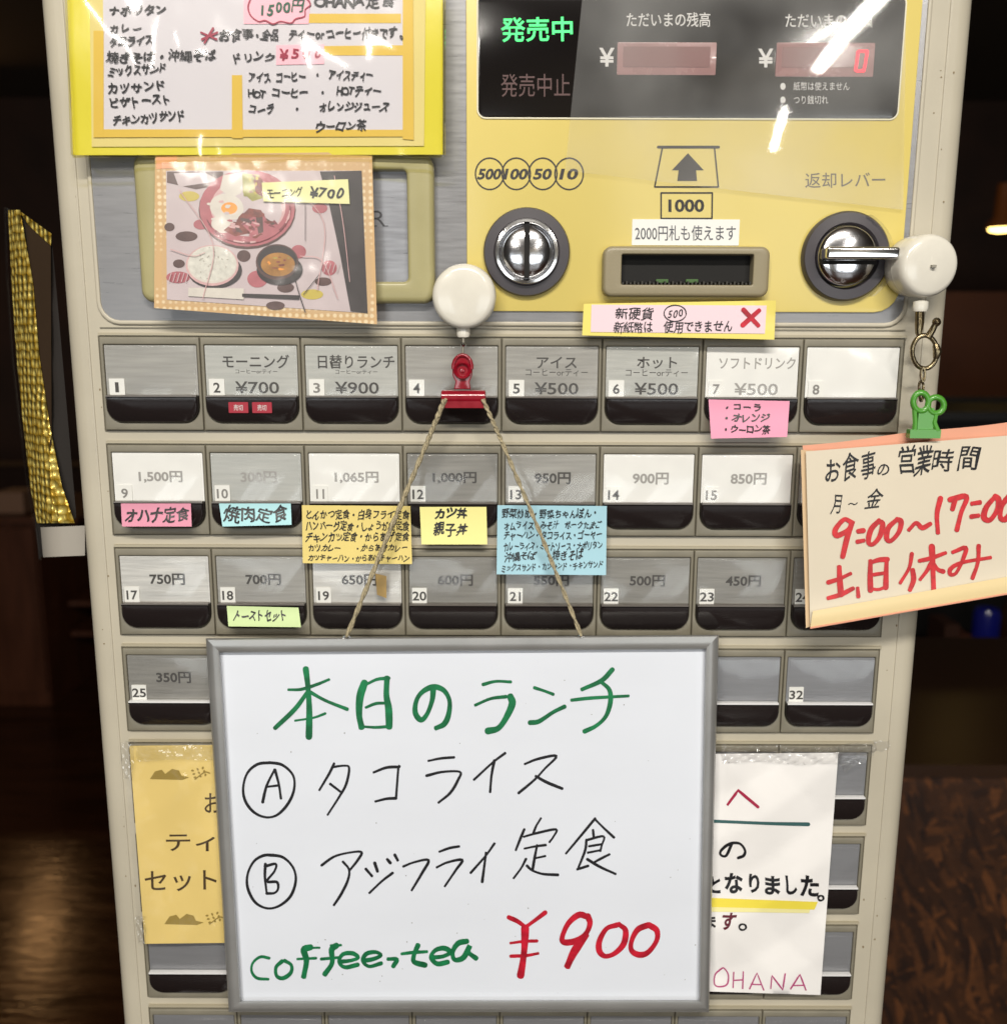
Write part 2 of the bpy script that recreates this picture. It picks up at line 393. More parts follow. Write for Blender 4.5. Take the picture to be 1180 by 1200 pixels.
# recessed grey steel plate behind the coin face
x0, x1, z0, z1 = prect(109, 0, 1068, 376); x0 = W(108, 200).x; x1 = W(1070.5, 200).x; z0 = W(590, 377).z; z1 = 1.60
mb = MB(); po = rr(x0, x1, z0, z1, .009); ringslab(mb, inset(po, -.0022), inset(po, 0), -.0014, .0, .0009, .0006); mb.build('recess_rim', BODY, M)
mb = MB(); slab(mb, inset(po, -.0001), -.0006, .0); mb.build('grey_plate', STEEL, M)
mb = MB(); rs = random.Random(3)
for k in range(38):
    sd = rs.random() < .5; yy_ = rs.uniform(60, 1190); xx_ = (62 + yy_ * .078 + rs.uniform(0, 34)) if sd else (1128 - yy_ * .082 - rs.uniform(2, 30)); q = rs.uniform(.5, 1.3)
    poly(mb, Surf(-.0001), ell(xx_, yy_, q, q * rs.uniform(.5, 1.6), 6), .0001)
tag(mb.build('grime_specks', mat('grime', (128, 112, 84), .7), M), kind='stuff')
# groove strip over the buttons
mb = MB(); mb.box((W(118, 386).x, -.0006, W(590, 386.2).z), (W(1060, 386).x, .0, W(590, 384.8).z)); mb.build('body_seam', FRAME, M)

# yellow face
yx0, yx1, yz0 = W(547, 250, -.0016).x, W(1065, 200, -.0016).x, W(800, 365.5, -.0016).z
mb = MB(); slab(mb, rr(yx0, yx1, yz0, z1 - .004, (.0004, .012, .003, .0004)), -.0018, -.0006, .0004)
yf = mb.build('yellow_faceplate', YELLOW, M); SY = Surf(-.0018)
# black display
SD = Surf(-.0026)
dx0, dx1, dz0 = W(560.5, 60, -.0026).x, W(1056, 70, -.0026).x, W(800, 138, -.0026).z; dz1 = W(800, -6, -.0026).z
mb = MB(); pd = rr(dx0, dx1, dz0, dz1, .0035); ringslab(mb, inset(pd, -.0008), pd, -.0024, -.0018, .0003, .0002); mb.build('display_rim', RIM, M)
mb = MB(); slab(mb, inset(pd, .0), -.0026, -.0018, .0003); disp = mb.build('display_window', BLACKP, M)
LEDG = mat('lit_green_letters', (60, 235, 120), .5, emit=1.0)
DIM = mat('unlit_red_letters', (74, 40, 38), .5)
WPR = mat('white_print', (205, 203, 200), .5)
mb = MB(); text(mb, SD, '発売中', (587, 35), (671, 34), 29, bold=.015); mb.build('on_sale_letters', LEDG, disp)
mb = MB(); text(mb, SD, '発売中止', (587, 100), (668, 100), 27); mb.build('stopped_letters', DIM, disp)
mb = MB(); text(mb, SD, 'ただいまの残高', (734, 23), (832, 23), 17, bold=.008); text(mb, SD, '¥', (702, 67), (720, 67), 22, bold=.02)
text(mb, SD, 'ただいまの金額', (920, 24), (1022, 24), 17, bold=.008); text(mb, SD, '¥', (888, 68), (906, 68), 22, bold=.02)
text(mb, SD, '●　紙幣は使えません', (914, 101), (995, 101), 10); text(mb, SD, '●　つり銭切れ', (914, 117), (970, 117), 10)
mb.build('white_lettering', WPR, disp)
PINKW = mat('pink_smoked_window', (150, 108, 106), .25, coat=.5, var=.1, vscale=90)
PINKI = mat('pink_readout', (118, 74, 72), .3, coat=.3)
for q, nm in (((723, 49.5, 839, 88), 0), ((909, 50, 1024, 90), 1)):
    mb = MB(); a = prect(*q, y=-.003); slab(mb, rr(*a, .0006), -.0031, -.0026, .0002); w = mb.build('amount_window', PINKW, disp)
    mb = MB(); a = prect(q[0] + 7, q[1] + 5, q[2] - 7, q[1] + 29, y=-.0033); slab(mb, rr(*a, .0004), -.0033, -.0031)
    mb.build('readout_strip', PINKI, disp)
mb = MB(); sg = Surf(-.0033); LEDR = mat('lit_red_digit', (255, 30, 60), .4, emit=1.3)
for a, b in (((1006, 60), (1016, 60)), ((1004, 71), (1002, 82)), ((1003, 83), (1012, 83)), ((1016, 61), (1014, 71)), ((1014, 73), (1012, 82)), ((1005, 61), (1004, 70))):
    stroke(mb, sg, [a, b], 3.6, .0002, curve=False, taper=0)
mb.build('red_digit', LEDR, disp)
# lettering on the yellow face
for cx, s in ((573.8, '500'), (604.9, '100'), (636.0, '50'), (666.8, '10')):
    mb = MB(); stroke(mb, SY, ell(cx, 203.6, 16.6, 18.4, 30) + [(cx + 16.6, 203.6)], 1.7, taper=0)
    w = 27 if len(s) == 3 else 21
    text(mb, SY, s, (cx - w / 2, 204), (cx + w / 2, 204), 13, bold=.035, shear=.22); mb.build('coin_mark', INK, yf)
mb = MB()
for a in (((771, 172.3), (842, 172.3)),): stroke(mb, SY, a, 3.2, curve=False, taper=0)
for a in (((776, 173), (767, 219)), ((767, 219), (841.5, 219)), ((837, 173), (841.5, 219)), ((774.5, 226), (774.5, 256)), ((774.5, 226), (834.5, 226)), ((834.5, 226), (834, 256)), ((774.5, 256), (834, 256))):
    stroke(mb, SY, a, 1.8, curve=False, taper=0)
poly(mb, SY, [(806, 179.5), (787, 199.5), (795, 199.5), (793.5, 212), (816.5, 212), (815.5, 199.5), (824.5, 199.5)])
text(mb, SY, '1000', (783, 241), (825, 241), 15, bold=.03)
mb.build('bill_mark', INK, yf)
mb = MB(); text(mb, SY, '返却レバー', (943, 211.5), (1037, 210.5), 18, bold=.006); mb.build('lever_lettering', mat('grey_print', (96, 88, 70), .5), yf)
mb = MB(); a = prect(740.5, 257, 866, 287.5, y=-.0021); slab(mb, rr(*a, .0003), -.0021, -.0018); SST = Surf(-.0021)
st = mb.build('clear_note_sticker', STICK, None)
tag(st, 'white sticker with black print above the bill slot, 2000 yen notice', 'sticker')
mb = MB(); text(mb, SST, '2000円札も使えます', (744, 273), (862, 273), 18, bold=.004); mb.build('printed_line', mat('grey_sticker_print', (84, 86, 92), .5), st)

# coin slot
c = W(617, 296, -.002); px = .000427
mb = MB(); mb.lathe(c.x, c.z, [(.0210, -.0016), (.0210, -.0042), (.0204, -.0052), (.0160, -.0056), (.0156, -.0048), (.0154, -.003)], 64)
cs = mb.build('coin_slot_ring', RING, M)
mb = MB(); mb.lathe(c.x, c.z, [(.0158, -.002), (.0156, -.0075), (.0150, -.0086), (.0138, -.0088), (.0133, -.0080), (.0131, -.0060)], 64); mb.build('chrome_collar', CHROME2, cs)
mb = MB()
prof = [(.0132, -.0055)] + [(.0130 * math.cos(R(a)), -.0058 - .0042 * math.sin(R(a))) for a in (10, 25, 40, 55, 70, 82, 89.5)]
mb.lathe(c.x, c.z, prof, 64); mb.build('slotted_dome', CHROME, cs)
mb = MB(); slab(mb, rr(c.x - .0013, c.x + .0013, c.z - .0122, c.z + .0126, .0008), -.0106, -.0060); mb.build('coin_slit', VOID, cs)
# return lever
c = W(989, 301, -.002)
mb = MB(); mb.lathe(c.x, c.z, [(.0213, -.0016), (.0213, -.0045), (.0204, -.0058), (.0158, -.0062), (.0150, -.0048), (.0148, -.002)], 64)
rl = mb.build('return_lever_ring', RING, M)
kx = c.x - .0008
mb = MB(); mb.lathe(kx, c.z, [(.0142, -.002), (.0142, -.0078)] + [(.0142 * math.cos(R(a)), -.0078 - .0036 * math.sin(R(a))) for a in (15, 30, 45, 60, 75, 89.5)], 64)
mb.build('lever_knob', CHROME, rl)
mb = MB()
slab(mb, rr(kx - .0132, kx + .0218, c.z - .0022, c.z + .0034, (.0012, .0022, .0022, .0012)), -.0185, -.008, .0011)
mb.build('lever_handle', CHROME2, rl)
mb = MB(); mb.box((kx - .0134, -.0121, c.z - .0042), (kx + .0128, -.0080, c.z - .0024)); mb.build('lever_groove', VOID, rl)
# bill slot
a = prect(706, 289, 900, 348, y=-.006); i_ = prect(728, 298, 882, 334, y=-.008)
mb = MB(); ringslab(mb, rr(*a, .0042), rr(*i_, .0008), -.0088, -.0018, .0018, .0006, yin=.004); bs = mb.build('bill_slot_bezel', BILL, M)
mb = MB(); i2 = (i_[0], i_[1], i_[2], i_[3]); slab(mb, rr(*i2, .0008), -.0020, -.0016); mb.build('slot_back', VOID, bs)
mb = MB()
n = 34
for k in range(n):
    xx = i_[0] + (i_[1] - i_[0]) * (k + .5) / n; mb.box((xx - .0004, -.0075, i_[2] + .0001), (xx + .0004, -.0022, i_[2] + .0012 + .0006 * (k % 2)))
tag(mb.build('slot_teeth', mat('slot_teeth_plastic', (40, 36, 26), .5), bs), kind='stuff')
for xp in (776, 811):
    a = prect(xp - 7, 327, xp + 7, 331, y=-.005); mb = MB(); slab(mb, rr(*a, .0003), -.0045, -.003); mb.build('slot_light', mat('dim_green_lamp', (52, 84, 34), .5, emit=.5), bs)
# olive sign bezel, left
a = prect(161, 180, 509, 355, y=-.006); ii = prect(193, 200, 478, 330, y=-.004)
mb = MB(); ringslab(mb, rr(*a, .0058), rr(*ii, .0022), -.0075, -.0006, .0030, .0018); ob = mb.build('sign_bezel', OLIVE, M)
mb = MB(); slab(mb, rr(*(ii[0], ii[1], ii[2], ii[3]), .002), -.0018, -.0006); sp = mb.build('sign_plate', mat('silver_sign_plate', (158, 160, 166), .3, metal=.5, var=.1, vscale=50, stretch=(1, 1, 12)), ob)
mb = MB(); SS = Surf(-.0018)
text(mb, SS, 'R', (436, 256), (452, 256), 18, bold=-.006)
for q in ((436, 246.8, 444, 247.8), (434.5, 264.3, 442, 265.3), (448.5, 264.3, 455, 265.3)): poly(mb, SS, [(q[0], q[1]), (q[2], q[1]), (q[2], q[3]), (q[0], q[3])], o=.00018)
mb.build('sign_letter', mat('sign_ink', (70, 70, 74), .5), ob)
# clear film over the right half of the coin face
def film_y(x, y): return -.0040 - .00018 * math.sin(x / 60)
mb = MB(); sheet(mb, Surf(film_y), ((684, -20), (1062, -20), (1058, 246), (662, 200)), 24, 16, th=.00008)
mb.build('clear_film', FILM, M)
# small curl of film beside the lever
mb = MB(); pts = []
for i in range(14):
    a = R(-62 + 120 * i / 13); q = W(989 + 52 * math.cos(a), 301 + 55 * math.sin(a), -.006); pts.append(q)
mb.loops([[p for p in pts], [p + Vector((.0016, -.0032, 0)) for p in pts], [p + Vector((.0019, -.0032, 0)) for p in pts]], 0, True, False)
mb.build('film_curl', clear('curled_film', .05, gain=3, base=.05), M)

# ------------------------------------------------------------------ the buttons
PX, PZ, BH = .05, .0539, .0462
def brushed(name, c, v=.16, rough=.36, metal=.35): return mat(name, c, rough, metal=metal, var=v, vscale=26, stretch=(1, 1, 16), bump=.1, bscale=120)
SILV = brushed('silver_card', (160, 158, 152)); SILD = brushed('dull_silver_card', (142, 140, 134)); SILB = brushed('blue_grey_card', (136, 137, 140), .05)
PALE = brushed('pale_grey_card', (178, 178, 172), .12); WHT = mat('white_card', (226, 226, 222), .5, var=.05, vscale=60)
BRUS = brushed('bright_brushed_card', (206, 204, 198), .22)  # brushed card, with cover glare put into its brighter colour
CARDS = {1: SILV, 2: PALE, 3: PALE, 4: SILV, 5: SILV, 6: PALE, 7: WHT, 8: WHT, 9: WHT, 10: PALE, 11: WHT, 12: SILD, 13: SILV, 14: WHT, 15: WHT, 16: SILV,
         17: BRUS, 18: SILV, 19: BRUS, 20: SILD, 21: SILD, 22: SILD, 23: SILD, 24: SILD, 25: SILD}  # white of the second-row cards has the cover glare painted in
PRICE = {9: '1,500円', 10: '300円', 11: '1,065円', 12: '1,000円', 13: '950円', 14: '900円', 15: '850円', 17: '750円', 18: '700円', 19: '650円', 20: '600円', 21: '550円', 22: '500円', 23: '450円', 25: '350円'}
GLARED = {7, 9, 10, 11, 14, 15}
TOPT = {2: ('モーニング', 'コーヒーorティー', '¥700'), 3: ('日替りランチ', 'コーヒーorティー', '¥900'), 5: ('アイス', 'コーヒーorティー', '¥500'), 6: ('ホット', 'コーヒーorティー', '¥500'), 7: ('ソフトドリンク', '', '¥500')}
def bmeshes():
    """shared meshes of one button in local coordinates, origin at its top left corner on the panel"""
    d = {}
    mb = MB(); n = 6
    po = rr(.0003, PX - .0003, -BH, 0, .0006, n); pi_ = rr(.0019, .0483, -.0424, -.0037, (.0078, .0078, .0006, .0006), n)
    ringslab(mb, po, pi_, -.0024, 0, .0005, .0007, 0, yin=0.0); d['frame'] = mb
    mb = MB(); p = rr(.0021, .0481, -.0422, -.0291, (.0076, .0076, .0002, .0002), n)
    # lower key: its face slopes inwards towards the bottom
    q = inset(p, .0008)
    mb.loops([[(x, 0, z) for x, z in p], [(x, -.0034 - .05 * (z + .0422), z) for x, z in p], [(x, -.0042 - .06 * (z + .0422), z) for x, z in q]], 0, False, True, True, True); d['key'] = mb
    mb = MB(); slab(mb, rr(.0025, .0477, -.0287, -.0042, (.0002, .0002, .0006, .0006), n), -.0042, -.0033, .0004); d['cover'] = mb
    mb = MB(); mb.box((.0025, -.0048, -.02945), (.0477, -.0020, -.0286)); d['bar'] = mb
    mb = MB(); slab(mb, rr(.0022, .0480, -.0290, -.0040, .0004, 2), -.0016, -.0004); d['card'] = mb
    mb = MB(); slab(mb, rr(.0036, .0113, -.0287, -.0205, .0002, 2), -.0021, -.0016); d['sticker'] = mb
    return d
BM = bmeshes(); proto = {}
KEYB = mat('clear_lower_key', (58, 52, 52), .22, coat=.4, coatr=.1)
BARM = mat('silver_divider', (222, 222, 222), .3); BARD = mat('dark_divider', (104, 98, 92), .3, metal=.3)
def ptext(mb, body, x0, x1, zc, h, y, mi, bold=.01, rnd=None):
    vs, fs, a0, a1, b0, b1 = glyphs(body, bold)
    mb.add([(x0 + (x - a0) / (a1 - a0) * (x1 - x0), y, zc + ((z - b0) / (b1 - b0) - .5) * h) for x, z in vs], fs, mi)
gap = 0
for r_ in range(8):
    mb = MB(); mb.box((-.2008, -.0009, ZC - r_ * PZ - BH - .0007), (.2008, .0, ZC - r_ * PZ + .0006)); mb.build('row_tray', mat('dark_row_tray', (92, 86, 70), .5), M)
    mb = MB(); mb.box((-.2004, -.0016, ZC - r_ * PZ + .0008), (.2012, .0, ZC - r_ * PZ + .0020)); mb.build('row_lip', mat('row_lip_plastic', (168, 160, 138), .35), M)
    for c_ in range(8):
        num = r_ * 8 + c_ + 1; org = Vector((-.2 + c_ * PX, 0, ZC - r_ * PZ))
        def inst(key, name, material, parent, off=(0, 0, 0), rot=None):
            k = (key, material.name)
            if k not in proto:
                o = BM[key].build(name, material, None, origin=Vector((0, 0, 0))); proto[k] = o.data; COL.objects.unlink(o); bpy.data.objects.remove(o)
            o = link(name, proto[k], parent, org)
            if rot:
                piv = Vector((.025, -.0037, -.0165)); m = Matrix.Translation(piv) @ Matrix.Rotation(rot[0], 4, 'X') @ Matrix.Rotation(rot[1], 4, 'Z') @ Matrix.Translation(-piv)
                o.matrix_basis = Matrix.Translation(o.location) @ m
            return o
        b = inst('frame', 'button', FRAME, M)
        inst('key', 'key_cap', DARK, b)
        cm = CARDS.get(num, SILB)
        mb = MB(); vs = [v.copy() for v in BM['card'].v]; mb.v = vs; mb.f = [list(f) for f in BM['card'].f]; mb.m = list(BM['card'].m); mb.s = list(BM['card'].s)
        yy = -.00172
        wm = 1
        if num in PRICE:
            s = PRICE[num]; w = .0046 * len(s.replace(',', '')) - .0018 * s.count('1') + .0012 * s.count(','); cx = .0262; ptext(mb, s, cx - w / 2, cx + w / 2, -.0163, .0062 if r_ < 3 else .0064, yy, 1, .028)
        if num in TOPT:
            t = TOPT[num]; w = .0068 * len(t[0]); w = min(w, .039) * .98; cx = .0275
            ptext(mb, t[0], cx - w / 2, cx + w / 2, -.0118, .0068 if num < 5 else .0058, yy, 1, .014)
            if t[1]: ptext(mb, t[1], cx - (.0105 if num < 5 else .0155), cx + (.0105 if num < 5 else .0155), -.0168, .0022 if num < 5 else .0036, yy, 1, 0)
            ptext(mb, t[2], .0165, .0385, -.0247, .0060, yy, 1, .012)
        cardo = mb.build('price_card', [cm, GLAREINK if num in GLARED else CARDINK], b, origin=Vector((0, 0, 0)))
        cardo.location = (0, 0, 0)
        if num <= 25 or num == 32 or num in (40, 48, 56) and False:
            mb = MB(); mb.v = [v.copy() for v in BM['sticker'].v]; mb.f = [list(f) for f in BM['sticker'].f]; mb.m = list(BM['sticker'].m); mb.s = list(BM['sticker'].s)
            s = str(num if num != 25 else 25); w = sum(.0018 if ch == '1' else .0034 for ch in s) + .0005 * (len(s) - 1)
            ptext(mb, s, .00745 - w / 2, .00745 + w / 2, -.0248, .0050, -.00222, 1, .02)
            so = mb.build('number_sticker', [STICK, mat('number_print', (70, 68, 66), .5) if num not in (3, 7, 8, 9, 10, 11, 15) else mat('pale_number_print', (128, 126, 122), .5)], b, origin=Vector((0, 0, 0))); so.location = (0, 0, 0)  # paler digits on some stickers
        rnd = random.Random(num * 5 + 3)
        inst('cover', 'clear_cover', GLASS, b, rot=(R(rnd.uniform(-.7, .9)), R(rnd.uniform(-1.1, 1.1))))
        inst('bar', 'divider_bar', BARM if r_ > 2 else BARD, b)
        if num == 2:
            for xx in (.0137, .0290 - .0035):
                mb = MB(); slab(mb, [(x + org.x, z + org.z) for x, z in rr(xx, xx + .0098, -.0372, -.0318, .0003, 2)], -.0052, -.0040)
                sf = None; vs, fs, a0, a1, b0, b1 = glyphs('売切', .01)
                mb.add([(org.x + xx + .0026 + (x - a0) / (a1 - a0) * .0046, -.0053, org.z - .0345 + ((z - b0) / (b1 - b0) - .5) * .0030) for x, z in vs], fs, 1)
                mb.build('sold_out_lamp', [mat('red_lamp_window', (150, 26, 44), .4, emit=.25), WPR], b)

# ================================================================== small notes on the buttons
def note(name, label, q, rgb, lines, y=-.0060, curl=.0, bold=.01, h=8, wild=1.35, ink=PENB, cat='sticky note', group='handwritten notes stuck on the button panel', seed=1, tb=None):
    TL, TR, BR, BL = q
    def f(px, py):
        v = (py - TL[1]) / max(1, BL[1] - TL[1]); u = (px - TL[0]) / max(1, TR[0] - TL[0])
        return y - curl * max(0, v) ** 2 - .0003 * math.sin(u * 5 + seed)
    sf = Surf(f); mb = MB(); sheet(mb, sf, q, 10, 6, th=.00018)
    m = mat('note_paper_%d_%d_%d' % rgb, rgb, .65, bump=.25, bscale=60, var=.03, vscale=50)
    o = mb.build(name, m); tag(o, label, cat, group)
    if lines:
        mb = MB()
        for i, (s, a, b, hh) in enumerate(lines): hand(mb, sf, s, a, b, hh, seed=seed + i, wild=wild, bold=bold)
        w = mb.build('handwriting', ink, o)
    return o, sf
NP = dict(group='handwritten notes stuck on the button panel')
note('sticky_note', 'pink note listing three drinks, curling off the seventh button', ((830, 468), (925, 470), (922, 512), (833, 514)), (222, 150, 176),
     [('・コーラ', (846, 477), (893, 477), 9), ('・オレンジ', (846, 490), (902, 490), 10), ('・ウーロン茶', (846, 504), (902, 503), 10)], curl=.008, bold=.035, seed=3, y=-.0062)
note('sticky_note', 'small pink strip reading オハナ定食 below button nine', ((142, 590), (224, 590), (225, 617), (143.5, 617)), (212, 142, 164), [('オハナ定食', (146, 604), (222, 603), 17)], bold=.03, curl=.0045, seed=5)
note('sticky_note', 'light blue strip reading 焼肉定食 below button ten', ((257, 590), (341, 590), (342, 615), (261, 617)), (168, 214, 220), [('焼肉定食', (263, 604), (338, 603), 18)], bold=.03, curl=.005, seed=6)
note('sticky_note', 'wide yellow note with five crowded lines of set meals, left of the string', ((354, 592), (481, 593), (483, 661), (355, 660)), (224, 204, 124),
     [('とんかつ定食・白身フライ定食', (358, 603), (480, 603), 11), ('ハンバーグ定食・しょうが焼定食', (358, 617), (480, 616), 11), ('チキンカツ定食・からあげ定食', (358, 630), (480, 629), 11), ('カツカレー　　・からあげカレー', (361, 643), (478, 642), 9), ('カツチャーハン・からあげチャーハン', (361, 654), (480, 654), 8)], bold=.02, curl=.0015, seed=7, y=-.0064)
note('sticky_note', 'pale yellow note with two rice bowl names below button twelve', ((492, 594), (570, 594), (571, 638), (494, 638)), (230, 224, 146), [('カツ丼', (509, 602), (548, 602), 12), ('親子丼', (508, 620), (548, 620), 14)], bold=.04, curl=.003, seed=8)
note('sticky_note', 'large light blue note with six lines of dishes, right of the string', ((583, 592), (711, 593), (710, 674), (582, 673)), (158, 200, 214),
     [('野菜炒め・野菜ちゃんぽん・', (588, 602), (702, 602), 11), ('オムライス・みそ汁　ポークたまご', (590, 616), (705, 615), 10), ('チャーハン・タコライス・ゴーヤー', (590, 628), (706, 627), 10), ('カレーライス・ミートソース・ナポリタン', (590, 641), (706, 639), 10), ('沖縄そば　・焼きそば', (591, 653), (684, 650), 11), ('ミックスサンド・カツサンド・チキンサンド', (587, 666), (707, 662), 9)], bold=.02, curl=.004, seed=9, y=-.0064)
note('sticky_note', 'light green strip reading トーストセット below button eighteen', ((266, 710), (350, 712), (353, 735), (268, 734)), (196, 216, 160), [('トーストセット', (274, 723), (337, 722), 13)], bold=.03, curl=.005, seed=10)
mb = MB(); s19 = Surf(-.0062); sheet(mb, s19, ((440, 672), (453, 675), (453, 701), (442, 697)), 3, 5); tag(mb.build('tape_scrap', mat('brown_tape', (166, 138, 84), .4, var=.2, vscale=200)), 'torn scrap of brown tape on the 650 yen button behind the string', 'tape')
# pink notice strip under the bill slot
def fstrip(px, py): return -.0105 - .0025 * max(0, (px - 870) / 40) ** 2 * max(0, (380 - py) / 28)
sf = Surf(fstrip); mb = MB()
q = [(682, 364), (692, 353), (893, 353), (905, 349), (911, 360), (908, 396), (905, 399), (683, 393)]
sheet(mb, sf, ((684, 356), (909, 352), (907, 398), (682, 393)), 20, 6, th=.0003)
ps = mb.build('bill_notice', mat('yellow_backing_paper', (232, 216, 110), .45, coat=.3), None)
tag(ps, 'pink handwritten strip on yellow backing with a red cross, below the bill slot', 'notice')
mb = MB(); sheet(mb, sf, ((693, 357), (898, 358), (896, 391), (692, 389)), 20, 4, th=.0001, o=.0003); mb.build('pink_slip', mat('pink_slip_paper', (232, 206, 214), .5, coat=.2), ps)
mb = MB(); hand(mb, sf, '新硬貨', (721, 368), (766, 368), 14, o=.0006, seed=4); stroke(mb, sf, ell(791, 367, 13, 9.5, 14) + [(804, 368)], 1.3, o=.0006); hand(mb, sf, '500', (782, 368), (801, 367), 11, o=.0006)
hand(mb, sf, '新紙幣は　使用できません', (719, 384), (859, 382), 13, o=.0006, seed=6); mb.build('handwriting', PENB, ps)
mb = MB(); stroke(mb, sf, [(871, 363), (888, 381)], 6, o=.0006, curve=False); stroke(mb, sf, [(889, 364), (870, 381)], 6, o=.0006, curve=False); mb.build('red_cross', PENR, ps)

# ================================================================== menu in yellow vinyl case, top left
def fm(px, py): return -.0125 - .0012 * math.sin(px / 70) - .0008 * math.sin(py / 37)
SM = Surf(fm)
mn = thing('menu_case', W(300, 180, -.01), 'handwritten menu with yellow borders in a shiny clear vinyl case', 'menu')
mb = MB(); sheet(mb, SM, ((78, -30), (519, -30), (519, 181), (86, 182)), 30, 12, th=.0012, o=-.0004); mb.build('yellow_case_back', mat('yellow_vinyl', (216, 204, 62), .25, coat=.6, bump=.3, bscale=30), mn)
mb = MB(); sheet(mb, SM, ((105, -30), (499, -30), (497, 171), (108, 172)), 30, 12, th=.0003, o=.0002); mb.build('pale_yellow_sheet', mat('pale_yellow_paper', (214, 198, 122), .6, bump=.3, bscale=40), mn)
AMB = mat('amber_border_paper', (212, 178, 66), .55)
for q in (((110, 36), (122, 36), (122, 161), (110, 161)), ((110, 151.5), (476, 152), (476, 160), (110, 161)), ((272, 88), (284, 88), (285, 162), (272, 162)), ((472, -30), (484, -30), (485, 164), (472, 163)), ((350, 16), (470, 16), (470, 27), (350, 27)), ((372, 54), (472, 53), (472, 65), (372, 65))):
    mb = MB(); sheet(mb, SM, q, 8, 8, th=.0001, o=.00075 if q[0][0] != 272 else .00085); mb.build('amber_border', AMB, mn)
PG = mat('grey_white_menu_paper', (206, 202, 206), .6, bump=.2, bscale=30)
mb = MB(); sheet(mb, SM, ((121, -30), (473, -30), (472, 152), (122, 152)), 24, 10, th=.0001, o=.0006); mb.build('menu_sheet', PG, mn)
PKS = mat('pink_price_patch', (240, 184, 196), .6)
mb = MB(); sheet(mb, SM, ((286, -6), (364, -6), (362, 28), (286, 28)), 6, 4, th=.0001, o=.00095); sheet(mb, SM, ((324, 53), (380, 52), (380, 75), (324, 76)), 6, 3, th=.0001, o=.00095); mb.build('price_patch', PKS, mn)
mb = MB()
for i, (s, x0, y0, x1, y1, h) in enumerate((('ナポリタン', 128, 14, 196, 10, 12), ('カレー', 127, 34, 168, 33, 10), ('タコライス', 128, 49, 180, 47, 12), ('焼きそば・沖縄そば', 125, 67, 254, 65, 13), ('ミックスサンド', 126, 85, 196, 79, 12), ('カツサンド', 125, 105, 196, 100, 12), ('ピザトースト', 128, 120, 202, 116, 13), ('チキンカツサンド', 132, 142, 218, 134, 13),
        ('OHANA定食', 370, 2, 464, 0, 15), ('お食事', 257, 42, 297, 39, 13), ('・全品　ティーorコーヒー付きです。', 296, 41, 476, 38, 13), ('ドリンク', 272, 68, 322, 66, 12),
        ('アイス コーヒー　・　アイスティー', 291, 91, 438, 87, 12), ('HOT コーヒー　・　HOTティー', 291, 110, 448, 106, 12), ('コーラ　　・　　オレンジジュース', 291, 129, 456, 124, 12), ('ウーロン茶', 369, 149, 430, 147, 13))):
    hand(mb, SM, s, (x0, y0), (x1, y1), h, o=.0012, seed=i + 20, bold=.03, wild=1.4)
mb.build('menu_writing', PENB, mn)
mb = MB(); cl = [(293, 18), (301, 22), (300, 27), (312, 24), (318, 28), (328, 24), (340, 27), (346, 21), (356, 21), (358, 12), (363, 8), (358, 2)]
cl = [(294, -2), (291, 8), (294, 18), (303, 25), (311, 24), (320, 28), (329, 25), (341, 27), (347, 22), (357, 19), (358, 11), (364, 5), (358, -4)]
stroke(mb, SM, cl, 1.8, o=.0013); hand(mb, SM, '¥500', (326, 64), (380, 61), 15, o=.0013, bold=.03); stroke(mb, SM, [(236, 38), (254, 46)], 2.8, o=.0013); stroke(mb, SM, [(250, 33), (240, 50)], 2.8, o=.0013); stroke(mb, SM, [(237, 46), (255, 38)], 2.8, o=.0013)
mb.build('red_writing', mat('dull_red_pen', (150, 30, 60), .5), mn)
mb = MB(); hand(mb, SM, '1500円', (303, 12), (357, 6), 15, o=.0013, bold=.03); mb.build('green_writing', mat('dark_green_pen', (16, 84, 60), .5), mn)
def fv(px, py):
    return fm(px, py) - .0022 - .0007 * math.sin(px / 37 + py / 60) * math.sin(py / 45 + 1) - .0002 * math.sin(px / 13 - py / 19) - .0003 * math.sin(px / 8 + py / 50) * max(0, 1 - abs(px - 200) / 90)
mb = MB(); sheet(mb, Surf(fv), ((77, -30), (520, -30), (520, 183), (85, 184)), 60, 30, th=.0003); mb.build('clear_sleeve', VINYL, mn)
mb = MB(); mb.tube([Surf(fv).pt(520, y) for y in range(-28, 183, 10)], .0009, 6); mb.tube([Surf(fv).pt(x, 183) for x in range(86, 521, 12)], .0007, 6); mb.tube([Surf(fv).pt(77 + (y + 30) * .04, y) for y in range(-28, 183, 10)], .0008, 6)
mb.build('sleeve_seam', clear('seam_vinyl', .08, gain=2.5, base=.06, tint=(1, .98, .75)), mn)

# ================================================================== morning set picture card
def ff(px, py): return -.0105 - .004 * (py - 180) / 190
SF = Surf(ff)
fc = thing('picture_card', W(312, 370, -.012), 'breakfast set picture card with tan dotted border, priced 700 yen', 'picture card')
TAN = mat('tan_dotted_paper', (214, 174, 116), .6)
nt = TAN.node_tree; tcn = nt.nodes.new('ShaderNodeTexCoord'); vo = nt.nodes.new('ShaderNodeTexVoronoi'); vo.inputs['Scale'].default_value = 330; vo.inputs['Randomness'].default_value = .15
cr = nt.nodes.new('ShaderNodeValToRGB'); cr.color_ramp.elements[0].position = .22; cr.color_ramp.elements[1].position = .42
cr.color_ramp.elements[0].color = (*lin((222, 202, 164)), 1); cr.color_ramp.elements[1].color = (*lin((196, 162, 116)), 1)
nt.links.new(tcn.outputs['Object'], vo.inputs['Vector']); nt.links.new(vo.outputs['Distance'], cr.inputs[0]); nt.links.new(cr.outputs[0], nt.nodes['Principled BSDF'].inputs['Base Color'])
